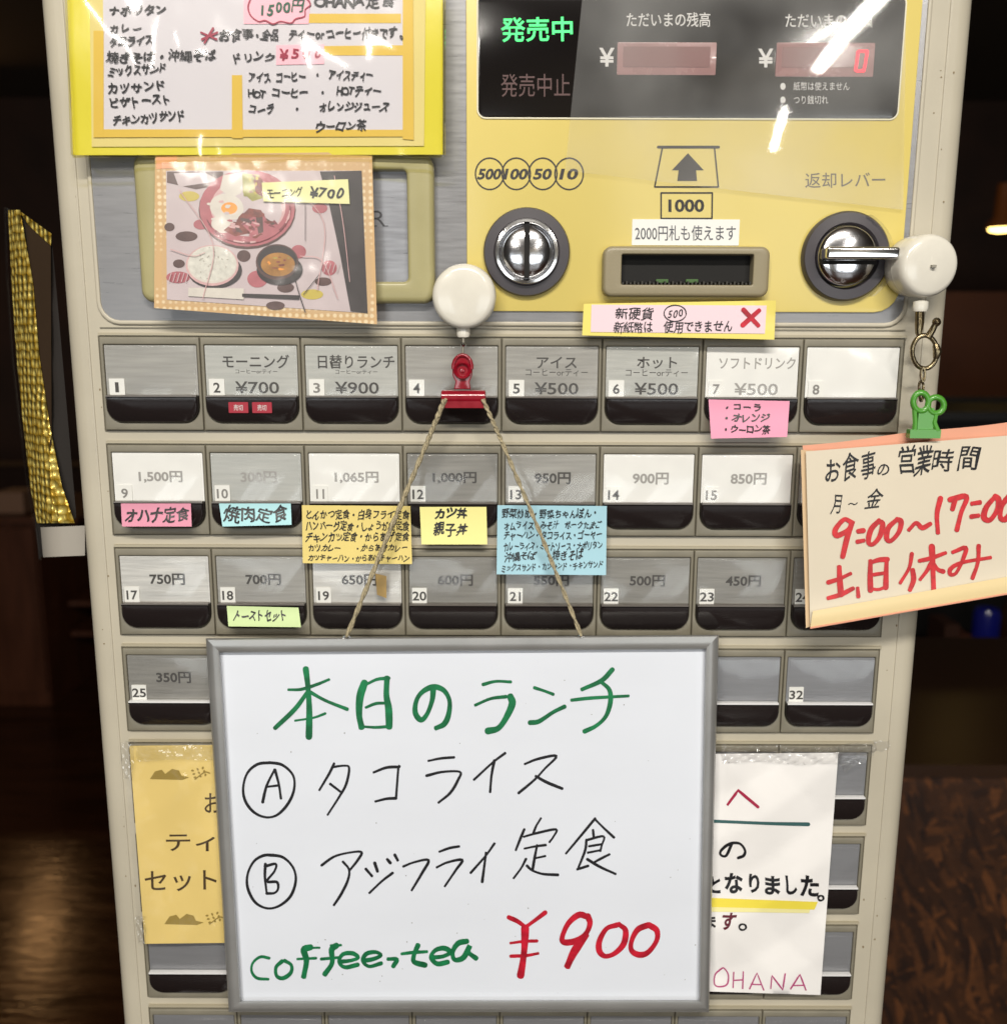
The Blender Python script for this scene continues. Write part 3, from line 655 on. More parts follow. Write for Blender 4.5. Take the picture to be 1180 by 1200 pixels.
mb = MB(); sheet(mb, SF, ((182, 181), (436, 178), (442, 380), (181, 361)), 16, 12, th=.0008); mb.build('tan_border', TAN, fc)
mb = MB(); sheet(mb, SF, ((183, 182), (208, 181), (207, 197), (184, 198)), 3, 3, th=.0001, o=.0002); mb.build('corner_tape', mat('salmon_tape', (220, 158, 118), .4), fc)
FM = [mat('photo_tablecloth', (192, 178, 180), .3, coat=.4, var=.06, vscale=60), mat('photo_rose', (172, 98, 106), .3, coat=.4, var=.15, vscale=150), mat('photo_egg_white', (206, 200, 190), .3, coat=.4, var=.06, vscale=200),
      mat('photo_yolk', (232, 152, 60), .3, coat=.4, var=.1, vscale=300), mat('photo_meat', (126, 62, 54), .3, coat=.4, var=.5, vscale=260), mat('photo_brown', (86, 62, 60), .3, coat=.4, var=.2, vscale=200),
      mat('photo_soup', (164, 116, 54), .3, coat=.4, var=.35, vscale=200), mat('photo_dark', (52, 46, 48), .3, coat=.4, var=.3, vscale=80), mat('photo_yellow', (190, 172, 76), .3, coat=.4), mat('photo_lettuce', (150, 146, 74), .3, coat=.4, var=.3, vscale=200), mat('photo_rice', (208, 206, 196), .3, coat=.4, var=.16, vscale=420)]
mb = MB(); lay = [0]
def P(pts, mi): lay[0] += 1; poly(mb, SF, pts, .00042 + lay[0] * 3.2e-6, mi)
sheet(mb, SF, ((195, 200), (424, 200), (431, 367), (196, 351)), 12, 10, th=.0001, o=.0003)
P([(375, 201), (424, 200), (428, 300), (431, 367), (411, 365), (399, 300), (386, 240)], 7)
P([(196, 201), (262, 201), (262, 216), (230, 222), (196, 214)], 5); P([(204, 203), (240, 202), (258, 212), (210, 219)], 0)
for cx, cy, rx, ry, m_ in ((219, 277, 13, 6, 5), (199, 266, 6, 5, 5), (210, 309, 7, 5, 5), (209, 325, 14, 7, 1), (222, 230, 12, 6, 8), (286, 300, 8, 7, 5), (302, 327, 12, 10, 1), (350, 295, 9, 8, 1), (386, 314, 9, 9, 1), (379, 330, 10, 5, 5), (366, 345, 13, 6, 8), (323, 358, 11, 5, 5), (375, 244, 9, 6, 1), (236, 263, 9, 6, 1), (335, 337, 10, 6, 5)):
    P(ell(cx, cy, rx, ry, 18), m_)
P(ell(290, 246, 57, 46), 5); P(ell(290, 244, 56, 45), 1); P(ell(291, 243, 44, 34), 12); P(ell(291, 246, 40, 31), 0)
P([(262, 205), (286, 203), (283, 226), (272, 232), (258, 222)], 2); P([(284, 203), (304, 205), (309, 232), (296, 236), (285, 226)], 9); P([(296, 204), (308, 210), (310, 232), (300, 226)], 4)
P(ell(266, 243, 20, 16, 20, .2), 2); P(ell(262, 262, 14, 11), 2); P(ell(269, 244, 9.5, 7), 3)
P([(262, 270), (280, 256), (292, 244), (306, 246), (316, 262), (308, 276), (290, 274), (276, 277)], 4); P([(283, 262), (304, 250), (322, 262), (332, 272), (318, 280), (296, 275)], 1); P([(300, 254), (308, 252), (309, 272), (303, 274)], 5)
rf = random.Random(11)
def blob(cx, cy, rx, ry, k=9, j=.3, a=0):
    q = ell(cx, cy, rx, ry, k, a); return [(cx + (x - cx) * rf.uniform(1 - j, 1 + j), cy + (y - cy) * rf.uniform(1 - j, 1 + j)) for x, y in q]
for k in range(26):
    a = rf.uniform(0, 6.28); q = rf.uniform(0, 1) ** .5; P(blob(296 + 30 * q * math.cos(a), 263 + 14 * q * math.sin(a), rf.uniform(2, 7), rf.uniform(1.2, 3), 7, .35, rf.uniform(-.8, .8)), rf.choice((4, 4, 5, 1, 12, 11)))
for k in range(12): P(blob(296 + rf.uniform(-9, 9), 219 + rf.uniform(-12, 12), rf.uniform(2, 5), rf.uniform(1, 3), 6, .35, rf.uniform(0, 3)), rf.choice((9, 9, 8, 11)))
for k in range(10): P(blob(262 + rf.uniform(-16, 14), 250 + rf.uniform(-14, 14), rf.uniform(1.5, 4), rf.uniform(.8, 2), 6, .35), rf.choice((2, 12, 0)))
P(ell(267, 242, 3, 2.2, 10), 2)
for k in range(22):
    a = R(200 + k * 7.5); stroke(mb, SF, [(290 + 50 * math.cos(a + t) , 244 - 40 * math.sin(a + t)) for t in (0, .05, .1)], rf.uniform(1, 3.4), .0011, rf.choice((11, 1, 12)))
P(ell(252, 317, 32, 21), 7); P(ell(249, 311, 31, 24), 12); P(ell(249, 310, 29, 22), 2); P(ell(249, 309, 27.5, 20.5), 10)
for k in range(70):
    a = rf.uniform(0, 6.28); q = rf.uniform(0, 1) ** .5; P(blob(249 + 26 * q * math.cos(a), 309 + 19 * q * math.sin(a), rf.uniform(.8, 1.9), rf.uniform(.4, .8), 5, .2, rf.uniform(0, 3)), rf.choice((2, 2, 10, 13)))
P(ell(328, 316, 27, 18), 7); P(ell(325, 307, 25, 21), 5); P(ell(325, 306, 23, 18.5), 7); P(ell(326, 310, 20, 14), 6)
for k in range(16): P(blob(326 + rf.uniform(-14, 14), 310 + rf.uniform(-9, 9), rf.uniform(1, 4), rf.uniform(.6, 1.8), 6, .35), rf.choice((6, 3, 4, 9)))
P([(221, 337), (286, 338), (286, 351), (221, 347)], 2); P([(284, 344), (351, 346), (351, 351), (284, 348)], 7)
for q in (((210, 222), (250, 286), (238, 350)), ((345, 220), (380, 262), (372, 340)), ((200, 292), (226, 300), (240, 296)), ((352, 300), (378, 306), (396, 350)), ((392, 206), (402, 260), (410, 330))):
    stroke(mb, SF, q, 1.0, .00135, 12)
for cx, cy in ((209, 325), (386, 314)):
    for k in range(5): stroke(mb, SF, [(cx - 11 + k * 5, cy + 5), (cx - 8 + k * 5, cy - 5)], .9, .0014, 0)
stroke(mb, SF, [(344, 320), (351, 345), (358, 366)], 1.2, .0013, 7); stroke(mb, SF, [(356, 345), (374, 322)], 1.0, .0013, 7); stroke(mb, SF, [(358, 240), (358, 282)], .8, .0013, 7)
FM += [mat('photo_dark_rose', (128, 66, 74), .3, coat=.4, var=.3, vscale=200), mat('photo_pale_rose', (204, 164, 164), .3, coat=.4, var=.1, vscale=200), mat('photo_grain_shade', (158, 152, 140), .3, coat=.4)]
mb.build('food_photograph', FM, fc)
mb = MB(); sheet(mb, SF, ((307, 214), (408, 210), (410, 239), (309, 236)), 6, 3, th=.0002, o=.0016); lb = mb.build('price_label', mat('pale_yellow_label', (226, 224, 164), .6), fc)
mb = MB(); hand(mb, SF, 'モーニング', (313, 227), (355, 224), 12, o=.0019, bold=.012); hand(mb, SF, '¥700', (363, 225), (404, 226), 15, o=.0019, bold=.03); mb.build('label_writing', PENB, lb)
def fs_(px, py): return ff(px, py) - .0026 - .0004 * math.sin(px / 26 + py / 40) * math.sin(py / 29)
mb = MB(); sheet(mb, Surf(fs_), ((190, 190), (433, 186), (437, 372), (190, 356)), 40, 30, th=.0002); mb.build('clear_sleeve', clear('card_sleeve_film', .12, bump=.8, bscale=34, gain=.6, milk=.03), fc)

# ================================================================== reels, clips and string
def reel(cx, cy, rpx, yb, depth, tilt, label, group='white retractable reels stuck on the machine'):
    c = W(cx, cy, yb - depth); r = rpx / 1100 * (c - CAM).dot(CR @ Vector((0, 0, -1)))
    t = thing('retractable_reel', Vector((c.x, yb, c.z)), label, 'reel', group)
    mb = MB(); mb.lathe(0, 0, [(r * .0, 0), (r * .9, 0), (r * .97, -depth * .10), (r, -depth * .35), (r, -depth * .78), (r * .97, -depth * .9), (r * .9, -depth * .97), (r * .8, -depth), (r * .35, -depth * 1.02), (0.00001, -depth * 1.02)], 56)
    rot = Matrix.Rotation(tilt[1], 3, 'Z') @ Matrix.Rotation(tilt[0], 3, 'X')
    mb.v = [rot @ v + Vector((c.x, yb, c.z)) for v in mb.v]; mb.build('case', WHITE, t)
    mb = MB(); mb.lathe(0, 0, [(r * 1.004, -depth * .45), (r * 1.012, -depth * .47), (r * 1.012, -depth * .51), (r * 1.004, -depth * .53)], 56); mb.v = [rot @ v + Vector((c.x, yb, c.z)) for v in mb.v]; mb.build('case_seam', WHITE, t)
    return t, c, r
t1, c1, r1 = reel(543.5, 346, 37.5, -.0018, .016, (R(2), 0), 'round white retractable reel below the coin slot, holding the red clip')
n1 = W(543, 391, -.011)
def nub(t, p, w=.0032):
    mb = MB(); rings = []
    for rr_, dz in ((w * .7, .0035), (w, .003), (w * 1.05, .0), (w * .9, -.0016), (w * .4, -.002)):
        rings.append([(p.x + rr_ * math.cos(2 * math.pi * k / 16), p.y + rr_ * .8 * math.sin(2 * math.pi * k / 16), p.z + dz) for k in range(16)])
    mb.loops(rings, 0, True, True, True, True); mb.build('cord_nub', WHITE, t)
nub(t1, n1)
def arc(p, q, n=6): return [Vector(p).lerp(Vector(q), i / n) for i in range(n + 1)]
mb = MB(); b1 = W(543, 404, -.0125); e1 = W(541.5, 424, -.0135); mb.tube([n1, b1, e1], .0007, 8); mb.build('pull_cord', mat('grey_nylon', (120, 116, 104), .4), t1)
mb = MB(); mb.lathe(b1.x, b1.z, [(0.00001, b1.y - .0014), (.001, b1.y - .001), (.0014, b1.y), (.001, b1.y + .001), (0.00001, b1.y + .0014)], 14); mb.build('bead', CHROME2, t1)
# red bulldog clip
rc = thing('bulldog_clip', W(543, 474, -.012), 'small red metal bulldog clip hanging from the reel and gripping the string', 'clip', 'clips hanging from the reels')
SCL = Surf(-.014)
def P2(px, py, y): return W(px, py, y)
mb = MB(); yb = -.0145
pout = [(532, 456), (534, 447), (530.5, 440), (530, 430), (532.5, 421), (537, 416.5), (542, 415), (547, 416.5), (551.5, 421), (554, 430), (553.5, 440), (550.5, 447), (552, 456)][::-1]
pout = [(W(x, y, yb).x, W(x, y, yb).z) for x, y in pout]
if sum(pout[i][0] * pout[(i + 1) % len(pout)][1] - pout[(i + 1) % len(pout)][0] * pout[i][1] for i in range(len(pout))) < 0: pout = pout[::-1]
slab(mb, pout, -.0165, -.0150, .0006); mb.build('handle_plate', REDM, rc)
ce = W(542, 434, -.0168); mb = MB(); mb.lathe(ce.x, ce.z, [(.0040, -.0165), (.0044, -.0178), (.0038, -.0184), (.0030, -.0180), (.0026, -.0168), (.0014, -.0168), (.0010, -.0176), (.00001, -.0178)], 28); mb.build('spring_boss', REDM, rc)
mb = MB(); a = W(532, 424, -.0168); b = W(552, 424, -.0168)
mb.tube([W(542 + 11 * math.cos(R(k)), 430 - 14 * math.sin(R(k)), -.0168) for k in range(-10, 191, 20)], .0009, 8); mb.build('handle_loop', REDM, rc)
mb = MB(); l = W(517, 465.5, -.0135); r = W(569.5, 465.5, -.0135)
mb.tube([l, l + (r - l) * .02, l + (r - l) * .5, l + (r - l) * .98, r], [.0028, .0035, .0036, .0035, .0028], 16); mb.build('jaw', REDM, rc)
mb = MB(); mb.box((l.x + .0005, -.0165, l.z - .0050), (r.x - .0005, -.0152, l.z - .0008)); mb.build('jaw_lip', REDM, rc)
# whiteboard plane: hangs a little off the buttons, its foot a little farther out
def fw(px, py): return -.017 - .004 * (py - 745) / 440
SWB = Surf(fw)
# string
TW = mat('braided_twine', (170, 158, 128), .8, bump=1, bscale=900, var=.3, vscale=500)
st = thing('hanging_string', W(543, 470, -.013), 'beige doubled twine from the red clip to the whiteboard top', 'string')
def twine(pts, rad):
    mb = MB(); N = 60
    P_ = [Vector(p) for p in pts]
    def at(t):
        k = t * (len(P_) - 1); i = min(int(k), len(P_) - 2); return P_[i].lerp(P_[i + 1], k - i)
    for ph in (0, math.pi):
        q = []
        for i in range(N + 1):
            t = i / N; p = at(t); a = t * 55 + ph; q.append(p + Vector((math.cos(a), math.sin(a), .3 * math.cos(a))) * rad * .55)
        mb.tube(q, rad * .62, 6)
    mb.build('twine', TW, st)
twine([W(521, 468, -.0175), W(500, 520, -.0172), W(457, 622, -.0172), W(407, 745, -.0205)], .0013)
twine([W(522, 470, -.0165), W(470, 590, -.0160), W(441, 664, -.0160), W(406, 746, -.0175)], .0009)
twine([W(566, 468, -.0175), W(589, 520, -.0172), W(636, 632, -.0172), W(681, 745, -.0205)], .0010)
# whiteboard
wb = thing('whiteboard', W(545, 1185, -.012), 'whiteboard with the lunch menu in green, black and red marker, hung on twine', 'whiteboard')
O = [(241.5, 748), (842, 744), (830.5, 1186), (268.5, 1186)]; I = [(258.5, 765), (826, 761), (818.5, 1172), (283, 1173)]
mb = MB(); sheet(mb, SWB, I, 4, 4, th=.004, o=-.0022); mb.build('writing_surface', mat('white_board_enamel', (221, 226, 235), .22, coat=.2, bump=.04, bscale=8, var=.03, vscale=9, stretch=(1, 1, 2.5)), wb)
ALU = mat('brushed_aluminium', (168, 168, 166), .34, metal=.55, var=.08, vscale=40)
Ic = [(x, y) for x, y in I]
for k in range(4):
    k2 = (k + 1) % 4; a, b, c, d = O[k], O[k2], Ic[k2], Ic[k]; mb = MB()
    prof = [(0, .0045, -.0095), (0, 0, 0), (.12, .0, .0016), (.5, 0, .0020), (.88, 0, .0016), (1, 0, .0002), (1, 0, -.0060)]
    rings = []
    for t, _, o in prof:
        p = Vector(a).lerp(Vector(d), t); q = Vector(b).lerp(Vector(c), t); rings.append([SWB.pt(p.x, p.y, o), SWB.pt(q.x, q.y, o)])
    rings.append(rings[0]); mb.loops(rings, 0, False, False); mb.add([r_[0] for r_ in rings[:-1]], [tuple(range(7))]); mb.add([r_[1] for r_ in rings[:-1]], [tuple(range(6, -1, -1))])
    mb.build('frame_rail', ALU, wb)
mb = MB(); sheet(mb, SWB, ((250, 755), (836, 752), (826, 1179), (275, 1179)), 2, 2, th=.0015, o=-.0065); mb.build('backing_board', mat('grey_board_back', (120, 118, 112), .7), wb)
for xx, yy in ((407, 747), (681, 747)):
    mb = MB(); p = W(xx, yy + 3, fw(xx, yy) + .0005); mb.tube([p + Vector((.0022 * math.cos(R(k)), -.0005, .0022 * math.sin(R(k)) + .0004)) for k in range(0, 181, 30)], .0006, 6); mb.build('hanging_eye', CHROME2, wb)
# marker writing
WO_ = -.0021
def MK(m, name, items, x0, y0, sc):
    mb = MB()
    for w, pts in items: stroke(mb, SWB, CS(x0, y0, sc, pts), w * 1.22, o=WO_ + .00012)
    mb.build(name, m, wb)
s = 4.917
MK(PENG, 'green_title', [(6.5, [(288, 70), (300, 170), (308, 300), (306, 460)]), (3.2, [(190, 188), (260, 186), (340, 162), (420, 130)]), (4.6, [(295, 205), (225, 300), (112, 408)]), (4.0, [(310, 200), (400, 250), (525, 300)]), (2.6, [(228, 366), (330, 350), (400, 325)]),
    (7.5, [(625, 150), (600, 230), (595, 330), (608, 400)]), (3.6, [(640, 155), (700, 128), (766, 122)]), (7.0, [(755, 125), (752, 220), (765, 300), (768, 400)]), (3, [(635, 290), (690, 268), (745, 265)]), (3, [(610, 400), (690, 405), (765, 400)]),
    (5.5, [(1022, 180), (1015, 250), (985, 330), (950, 362), (918, 320), (925, 250), (960, 200), (1020, 172), (1080, 190), (1115, 250), (1110, 330), (1085, 385), (1040, 408)])], 300, 770, s)
MK(PENG, 'green_title', [(3.6, [(178, 158), (250, 140), (335, 143)]), (3.6, [(135, 276), (220, 240), (310, 228)]), (7, [(335, 228), (345, 270), (310, 350), (265, 410), (205, 426)]),
    (3.6, [(474, 177), (530, 195), (580, 214)]), (4.8, [(447, 378), (500, 370), (580, 318), (645, 286)]),
    (4.8, [(922, 72), (860, 135), (750, 185)]), (3.4, [(688, 248), (800, 236), (1012, 224)]), (4.8, [(860, 145), (905, 190), (910, 260), (885, 340), (830, 395), (762, 428)])], 530, 770, s)
MK(PENB, 'black_line', [(2.9, [(225, 116), (300, 130), (362, 190), (368, 270), (335, 350), (275, 415), (210, 432), (140, 405), (88, 340), (75, 260), (100, 175), (160, 125), (235, 117)]),
    (2.9, [(187, 345), (210, 250), (255, 158)]), (2.9, [(258, 158), (280, 240), (292, 322)]), (2.6, [(212, 256), (275, 248)]),
    (2.6, [(598, 122), (570, 180), (514, 274)]), (2.6, [(590, 142), (660, 134), (685, 150), (668, 240), (630, 310), (562, 416)]), (3, [(577, 240), (632, 282)]),
    (2.9, [(828, 172), (900, 145), (970, 142), (968, 150), (955, 320)]), (2.9, [(838, 340), (900, 325), (955, 322)])], 270, 870, s)
MK(PENB, 'black_line', [(2.6, [(110, 106), (180, 92), (256, 86)]), (2.8, [(98, 192), (190, 170), (290, 170), (280, 215), (235, 290), (168, 346)]),
    (2.8, [(550, 62), (480, 115), (372, 214)]), (3.0, [(488, 105), (472, 190), (464, 284)]), (2.7, [(665, 124), (740, 95), (846, 78), (780, 150), (720, 215), (628, 292)]), (3.1, [(728, 195), (790, 230), (878, 266)])], 480, 870, s)
MK(PENB, 'black_line', [(2.9, [(215, 206), (300, 218), (360, 275), (378, 350), (350, 440), (285, 498), (215, 514), (145, 480), (102, 400), (100, 320), (135, 245), (190, 210), (250, 206)]),
    (2.8, [(203, 258), (200, 330), (210, 425)]), (2.8, [(200, 272), (262, 258), (255, 300), (212, 358), (268, 362), (276, 400), (255, 425), (210, 428)]),
    (2.6, [(526, 266), (600, 215), (690, 192), (756, 190), (735, 235), (690, 292)]), (2.8, [(650, 246), (684, 290), (678, 350), (640, 430), (598, 494)]),
    (3.4, [(782, 288), (815, 326)]), (3.2, [(832, 252), (848, 300)]), (3.2, [(905, 232), (922, 252)]), (3.2, [(948, 206), (964, 236)]), (2.8, [(935, 310), (870, 360), (803, 424)]),
    (2.8, [(998, 272), (1060, 248), (1142, 236), (1105, 310), (1046, 408)])], 270, 960, s)
MK(PENB, 'black_line', [(2.6, [(75, 236), (130, 216), (186, 206)]), (2.8, [(60, 326), (120, 298), (205, 284), (170, 340), (106, 434)]), (2.8, [(390, 190), (340, 260), (254, 358)]), (3.0, [(342, 244), (332, 320), (320, 410)]),
    (2.6, [(657, 45), (630, 90), (614, 132)]), (2.7, [(562, 108), (540, 160), (514, 226)]), (2.5, [(560, 150), (640, 128), (745, 108), (730, 150), (708, 180)]), (2.5, [(565, 218), (630, 205), (686, 198)]), (2.8, [(636, 200), (622, 270), (610, 340)]), (2.5, [(625, 274), (682, 262)]), (2.6, [(572, 278), (545, 330), (502, 388)]), (2.9, [(578, 318), (610, 345), (670, 365), (756, 370)]),
    (2.6, [(970, 45), (900, 130), (803, 246)]), (2.7, [(970, 50), (1020, 100), (1078, 154)]), (2.5, [(958, 112), (962, 155)]), (2.6, [(920, 168), (912, 230), (870, 338)]), (2.5, [(920, 170), (1018, 148), (1008, 200), (1000, 232)]), (2.3, [(935, 205), (1004, 194)]), (2.3, [(928, 242), (1000, 228)]), (2.6, [(868, 338), (930, 318)]), (2.5, [(1052, 252), (1000, 278), (960, 300)]), (2.9, [(925, 280), (1000, 325), (1086, 364)])], 500, 950, s)
s2 = 3.933
MK(PENG, 'green_note', [(3.0, [(140, 208), (100, 202), (65, 230), (60, 270), (85, 300), (135, 305)]), (4.2, [(200, 222), (172, 250), (175, 290), (205, 300), (240, 275), (242, 240), (212, 220)]),
    (6.5, [(330, 158), (300, 170), (312, 220), (300, 290)]), (3, [(272, 212), (355, 208)]), (2.8, [(310, 160), (370, 160)]), (6.0, [(450, 150), (428, 170), (430, 230), (398, 280)]), (3, [(380, 212), (460, 205)]), (2.8, [(425, 150), (470, 148)]),
    (4.4, [(465, 225), (520, 218), (550, 205), (525, 186), (480, 190), (462, 225), (490, 250), (548, 238)]), (4.4, [(575, 220), (620, 212), (655, 195), (630, 180), (588, 188), (572, 220), (600, 246), (655, 232)]), (4.5, [(690, 212), (728, 214), (712, 245)]),
    (3.4, [(752, 188), (800, 182), (865, 178)]), (5.5, [(825, 150), (808, 190), (808, 225), (858, 240)]), (5.0, [(890, 205), (940, 200), (975, 180), (945, 162), (905, 172), (885, 205), (915, 234), (962, 226)]), (5.5, [(1050, 130), (1010, 140), (985, 180), (995, 215), (1035, 205), (1065, 150), (1058, 180), (1092, 208)])], 280, 1070, s2)
MK(PENR, 'red_price', [(4.6, [(178, 74), (225, 95), (272, 128)]), (4.6, [(388, 46), (330, 90), (275, 130)]), (7.8, [(272, 135), (270, 220), (262, 310), (246, 408)]), (3.2, [(190, 222), (270, 212), (340, 210)]), (3.4, [(190, 298), (280, 294), (345, 282)]),
    (6.2, [(630, 70), (580, 60), (520, 110), (485, 190), (500, 218), (560, 210), (620, 170), (645, 110), (632, 66)]), (8.2, [(618, 180), (575, 240), (545, 290), (518, 350)]),
    (6.0, [(800, 118), (740, 140), (700, 210), (700, 270), (735, 298), (790, 280), (840, 225), (850, 150), (815, 116)]), (6.0, [(980, 118), (920, 145), (885, 210), (885, 265), (930, 290), (980, 275), (1028, 210), (1030, 150), (985, 118)])], 560, 1060, s)
# specks of dried ink
mb = MB(); rs = random.Random(5)
for k in range(46):
    x = rs.uniform(295, 815); y = rs.uniform(775, 1165); q = rs.uniform(.35, .9); poly(mb, SWB, ell(x, y, q, q * rs.uniform(.6, 1.2), 6), WO_ + .0001)
tag(mb.build('ink_specks', mat('grey_specks', (150, 150, 150), .6), wb), kind='stuff')

# second reel with its hook and green clip
t2, c2, r2 = reel(1085, 309, 36.5, -.0016, .019, (R(3), R(8)), 'round white retractable reel at the right edge of the machine, holding the green clip')
mb = MB(); p = W(1093, 312, c2.y - .0009); mb.box((p.x - .0010, p.y - .0010, p.z - .0006), (p.x + .0012, p.y + .001, p.z + .0006)); mb.build('chip_mark', mat('grey_chip', (140, 136, 124), .6), t2)
n2 = W(1078, 361, -.014); nub(t2, n2, .0036)
hk = thing('snap_hook', W(1083, 412, -.014), 'antique brass snap hook and ring hanging below the right reel', 'hook')
BR = mat('aged_nickel', (140, 126, 98), .25, metal=.95, bump=.2, bscale=300)
mb = MB(); mb.tube([W(1077, 364, -.014), W(1077, 378, -.0145), W(1076, 390, -.015), W(1078, 397, -.015)], [.0020, .0022, .0016, .0012], 10); mb.build('swivel_stem', BR, hk)
mb = MB(); mb.tube([W(1083 + 14.5 * math.cos(R(k)), 412.5 - 19.5 * math.sin(R(k)), -.0152 - .0008 * math.sin(R(k))) for k in range(0, 360, 12)], .0012, 8, closed=True); mb.build('snap_ring', BR, hk)
mb = MB(); mb.tube([W(1087, 395, -.016), W(1092, 387, -.0165), W(1096, 379, -.017), W(1097, 377, -.017)], [.0018, .0016, .0014, .0022], 10)
mb.lathe(W(1097, 377.5, -.017).x, W(1097, 377.5, -.017).z, [(.00001, -.0190), (.0016, -.0184), (.0022, -.0170), (.0016, -.0156), (.00001, -.0150)], 14); mb.build('thumb_lever', BR, hk)
mb = MB(); mb.tube([W(1096, 404, -.0160), W(1098, 412, -.0165), W(1096, 420, -.0160)], [.0016, .0022, .0014], 8); mb.build('gate_joint', BR, hk)
for k, (x, y, rx, ry) in enumerate(((1081, 439, 2.2, 8), (1079, 453, 2.6, 6), (1079, 464, 2.0, 6))):
    mb = MB(); mb.tube([W(x + rx * math.cos(R(a)), y - ry * math.sin(R(a)), -.0155 + .0008 * math.cos(R(a)) * (k % 2)) for a in range(0, 360, 24)], .0007, 6, closed=True); mb.build('chain_link', BR, hk)
gc = thing('paper_clip', W(1083, 510, -.016), 'bright green plastic clip gripping the peach opening hours sheet', 'clip', 'clips hanging from the reels')
mb = MB(); l = W(1065, 508, -.0225); r = W(1101, 508, -.0225); mb.box((l.x, -.0235, l.z - .0022), (r.x, -.0190, l.z + .0020)); mb.build('jaw', GREENP, gc)
mb = MB(); mb.box((W(1074, 490, -.021).x, -.0225, W(1083, 506, -.021).z), (W(1092, 490, -.021).x, -.0200, W(1083, 478, -.021).z)); mb.build('back_plate', GREENP, gc)
for cx, cy, rx, ry in ((1078.5, 471, 9, 11), (1096, 475, 9.5, 9.5)):
    mb = MB(); mb.tube([W(cx + rx * math.cos(R(a)), cy - ry * math.sin(R(a)), -.0215) for a in range(0, 360, 20)], .0015, 8, closed=True); mb.build('handle_ring', GREENP, gc)
mb = MB(); mb.tube([W(1071, 480, -.0215), W(1072, 495, -.0220), W(1071, 505, -.0225)], .0012, 6); mb.tube([W(1096, 484, -.0215), W(1094, 495, -.0220), W(1098, 505, -.0225)], .0014, 6); mb.build('side_strut', GREENP, gc)

# ================================================================== peach opening-hours sheet
def fp(px, py): return -.0195 - .0012 * math.sin((px - 945) / 60) - .005 * max(0, (py - 515) / 220) - (.003 * max(0, (py - 690 + (px - 948) * .17) / 40) ** 2)
SP = Surf(fp)
pe = thing('opening_hours_sheet', W(1080, 720, -.02), 'peach paper sheet with opening hours in black and red marker, held by the green clip', 'sign')
PEACH = mat('peach_paper', (212, 202, 182), .65, bump=.5, bscale=22, var=.04, vscale=14)
mb = MB(); sheet(mb, SP, ((944, 529), (1236, 506), (1236, 684), (949, 731)), 16, 20, th=.0003); mb.build('front_sheet', PEACH, pe)
mb = MB(); sheet(mb, Surf(lambda a, b: fp(a, b) + .0035 - .0015 * math.sin(a / 30)), ((940, 522), (1236, 488), (1236, 640), (944, 640)), 16, 8, th=.0003, edge=1.0); mb.build('salmon_back_sheet', mat('salmon_paper', (222, 158, 130), .65, bump=.5, bscale=25, var=.1, vscale=12), pe)
mb = MB(); sheet(mb, Surf(lambda a, b: fp(a, b) + .0016), ((938, 527), (952, 528), (955, 732), (944, 736)), 3, 10, th=.0003); mb.build('folded_edge', mat('tan_fold_paper', (206, 178, 140), .65, bump=.4, bscale=40), pe)
mb = MB(); sheet(mb, Surf(lambda a, b: fp(a, b) - .0005 - .0012 * math.sin(max(0, min(1, (b + (a - 948) * .17 - 712) / 24)) * math.pi)), ((952, 716), (1236, 666), (1236, 686), (949, 736)), 14, 8, th=.0004); mb.build('rolled_hem', mat('cream_hem_paper', (214, 194, 146), .55, bump=.4, bscale=30), pe)
mb = MB(); mb.tube([Surf(lambda a, b: fp(a, b) - .0008).pt(949 + i * 28.7, 736 - i * 5.0) for i in range(11)], .0005, 6); mb.build('hem_edge', mat('salmon_paper', (222, 158, 130)), pe)
mb = MB()
for i, (ss, a, b, h) in enumerate((('お', (966, 554), (985, 552), 29), ('食', (986, 550), (1006, 548), 30), ('事', (1008, 548), (1026, 546), 34), ('の', (1027, 551), (1042, 550), 16), ('営', (1052, 542), (1074, 540), 36), ('業', (1072, 541), (1092, 539), 34), ('時', (1092, 540), (1117, 538), 28), ('間', (1121, 537), (1148, 534), 30), ('月', (973, 592), (987, 591), 25), ('〜', (990, 591), (1008, 589), 10), ('金', (1014, 586), (1034, 584), 23))):
    hand(mb, SP, ss, a, b, h, o=.0003, seed=i + 60, bold=.012, shear=.22)
mb.build('black_writing', PENB, pe)
mb = MB()
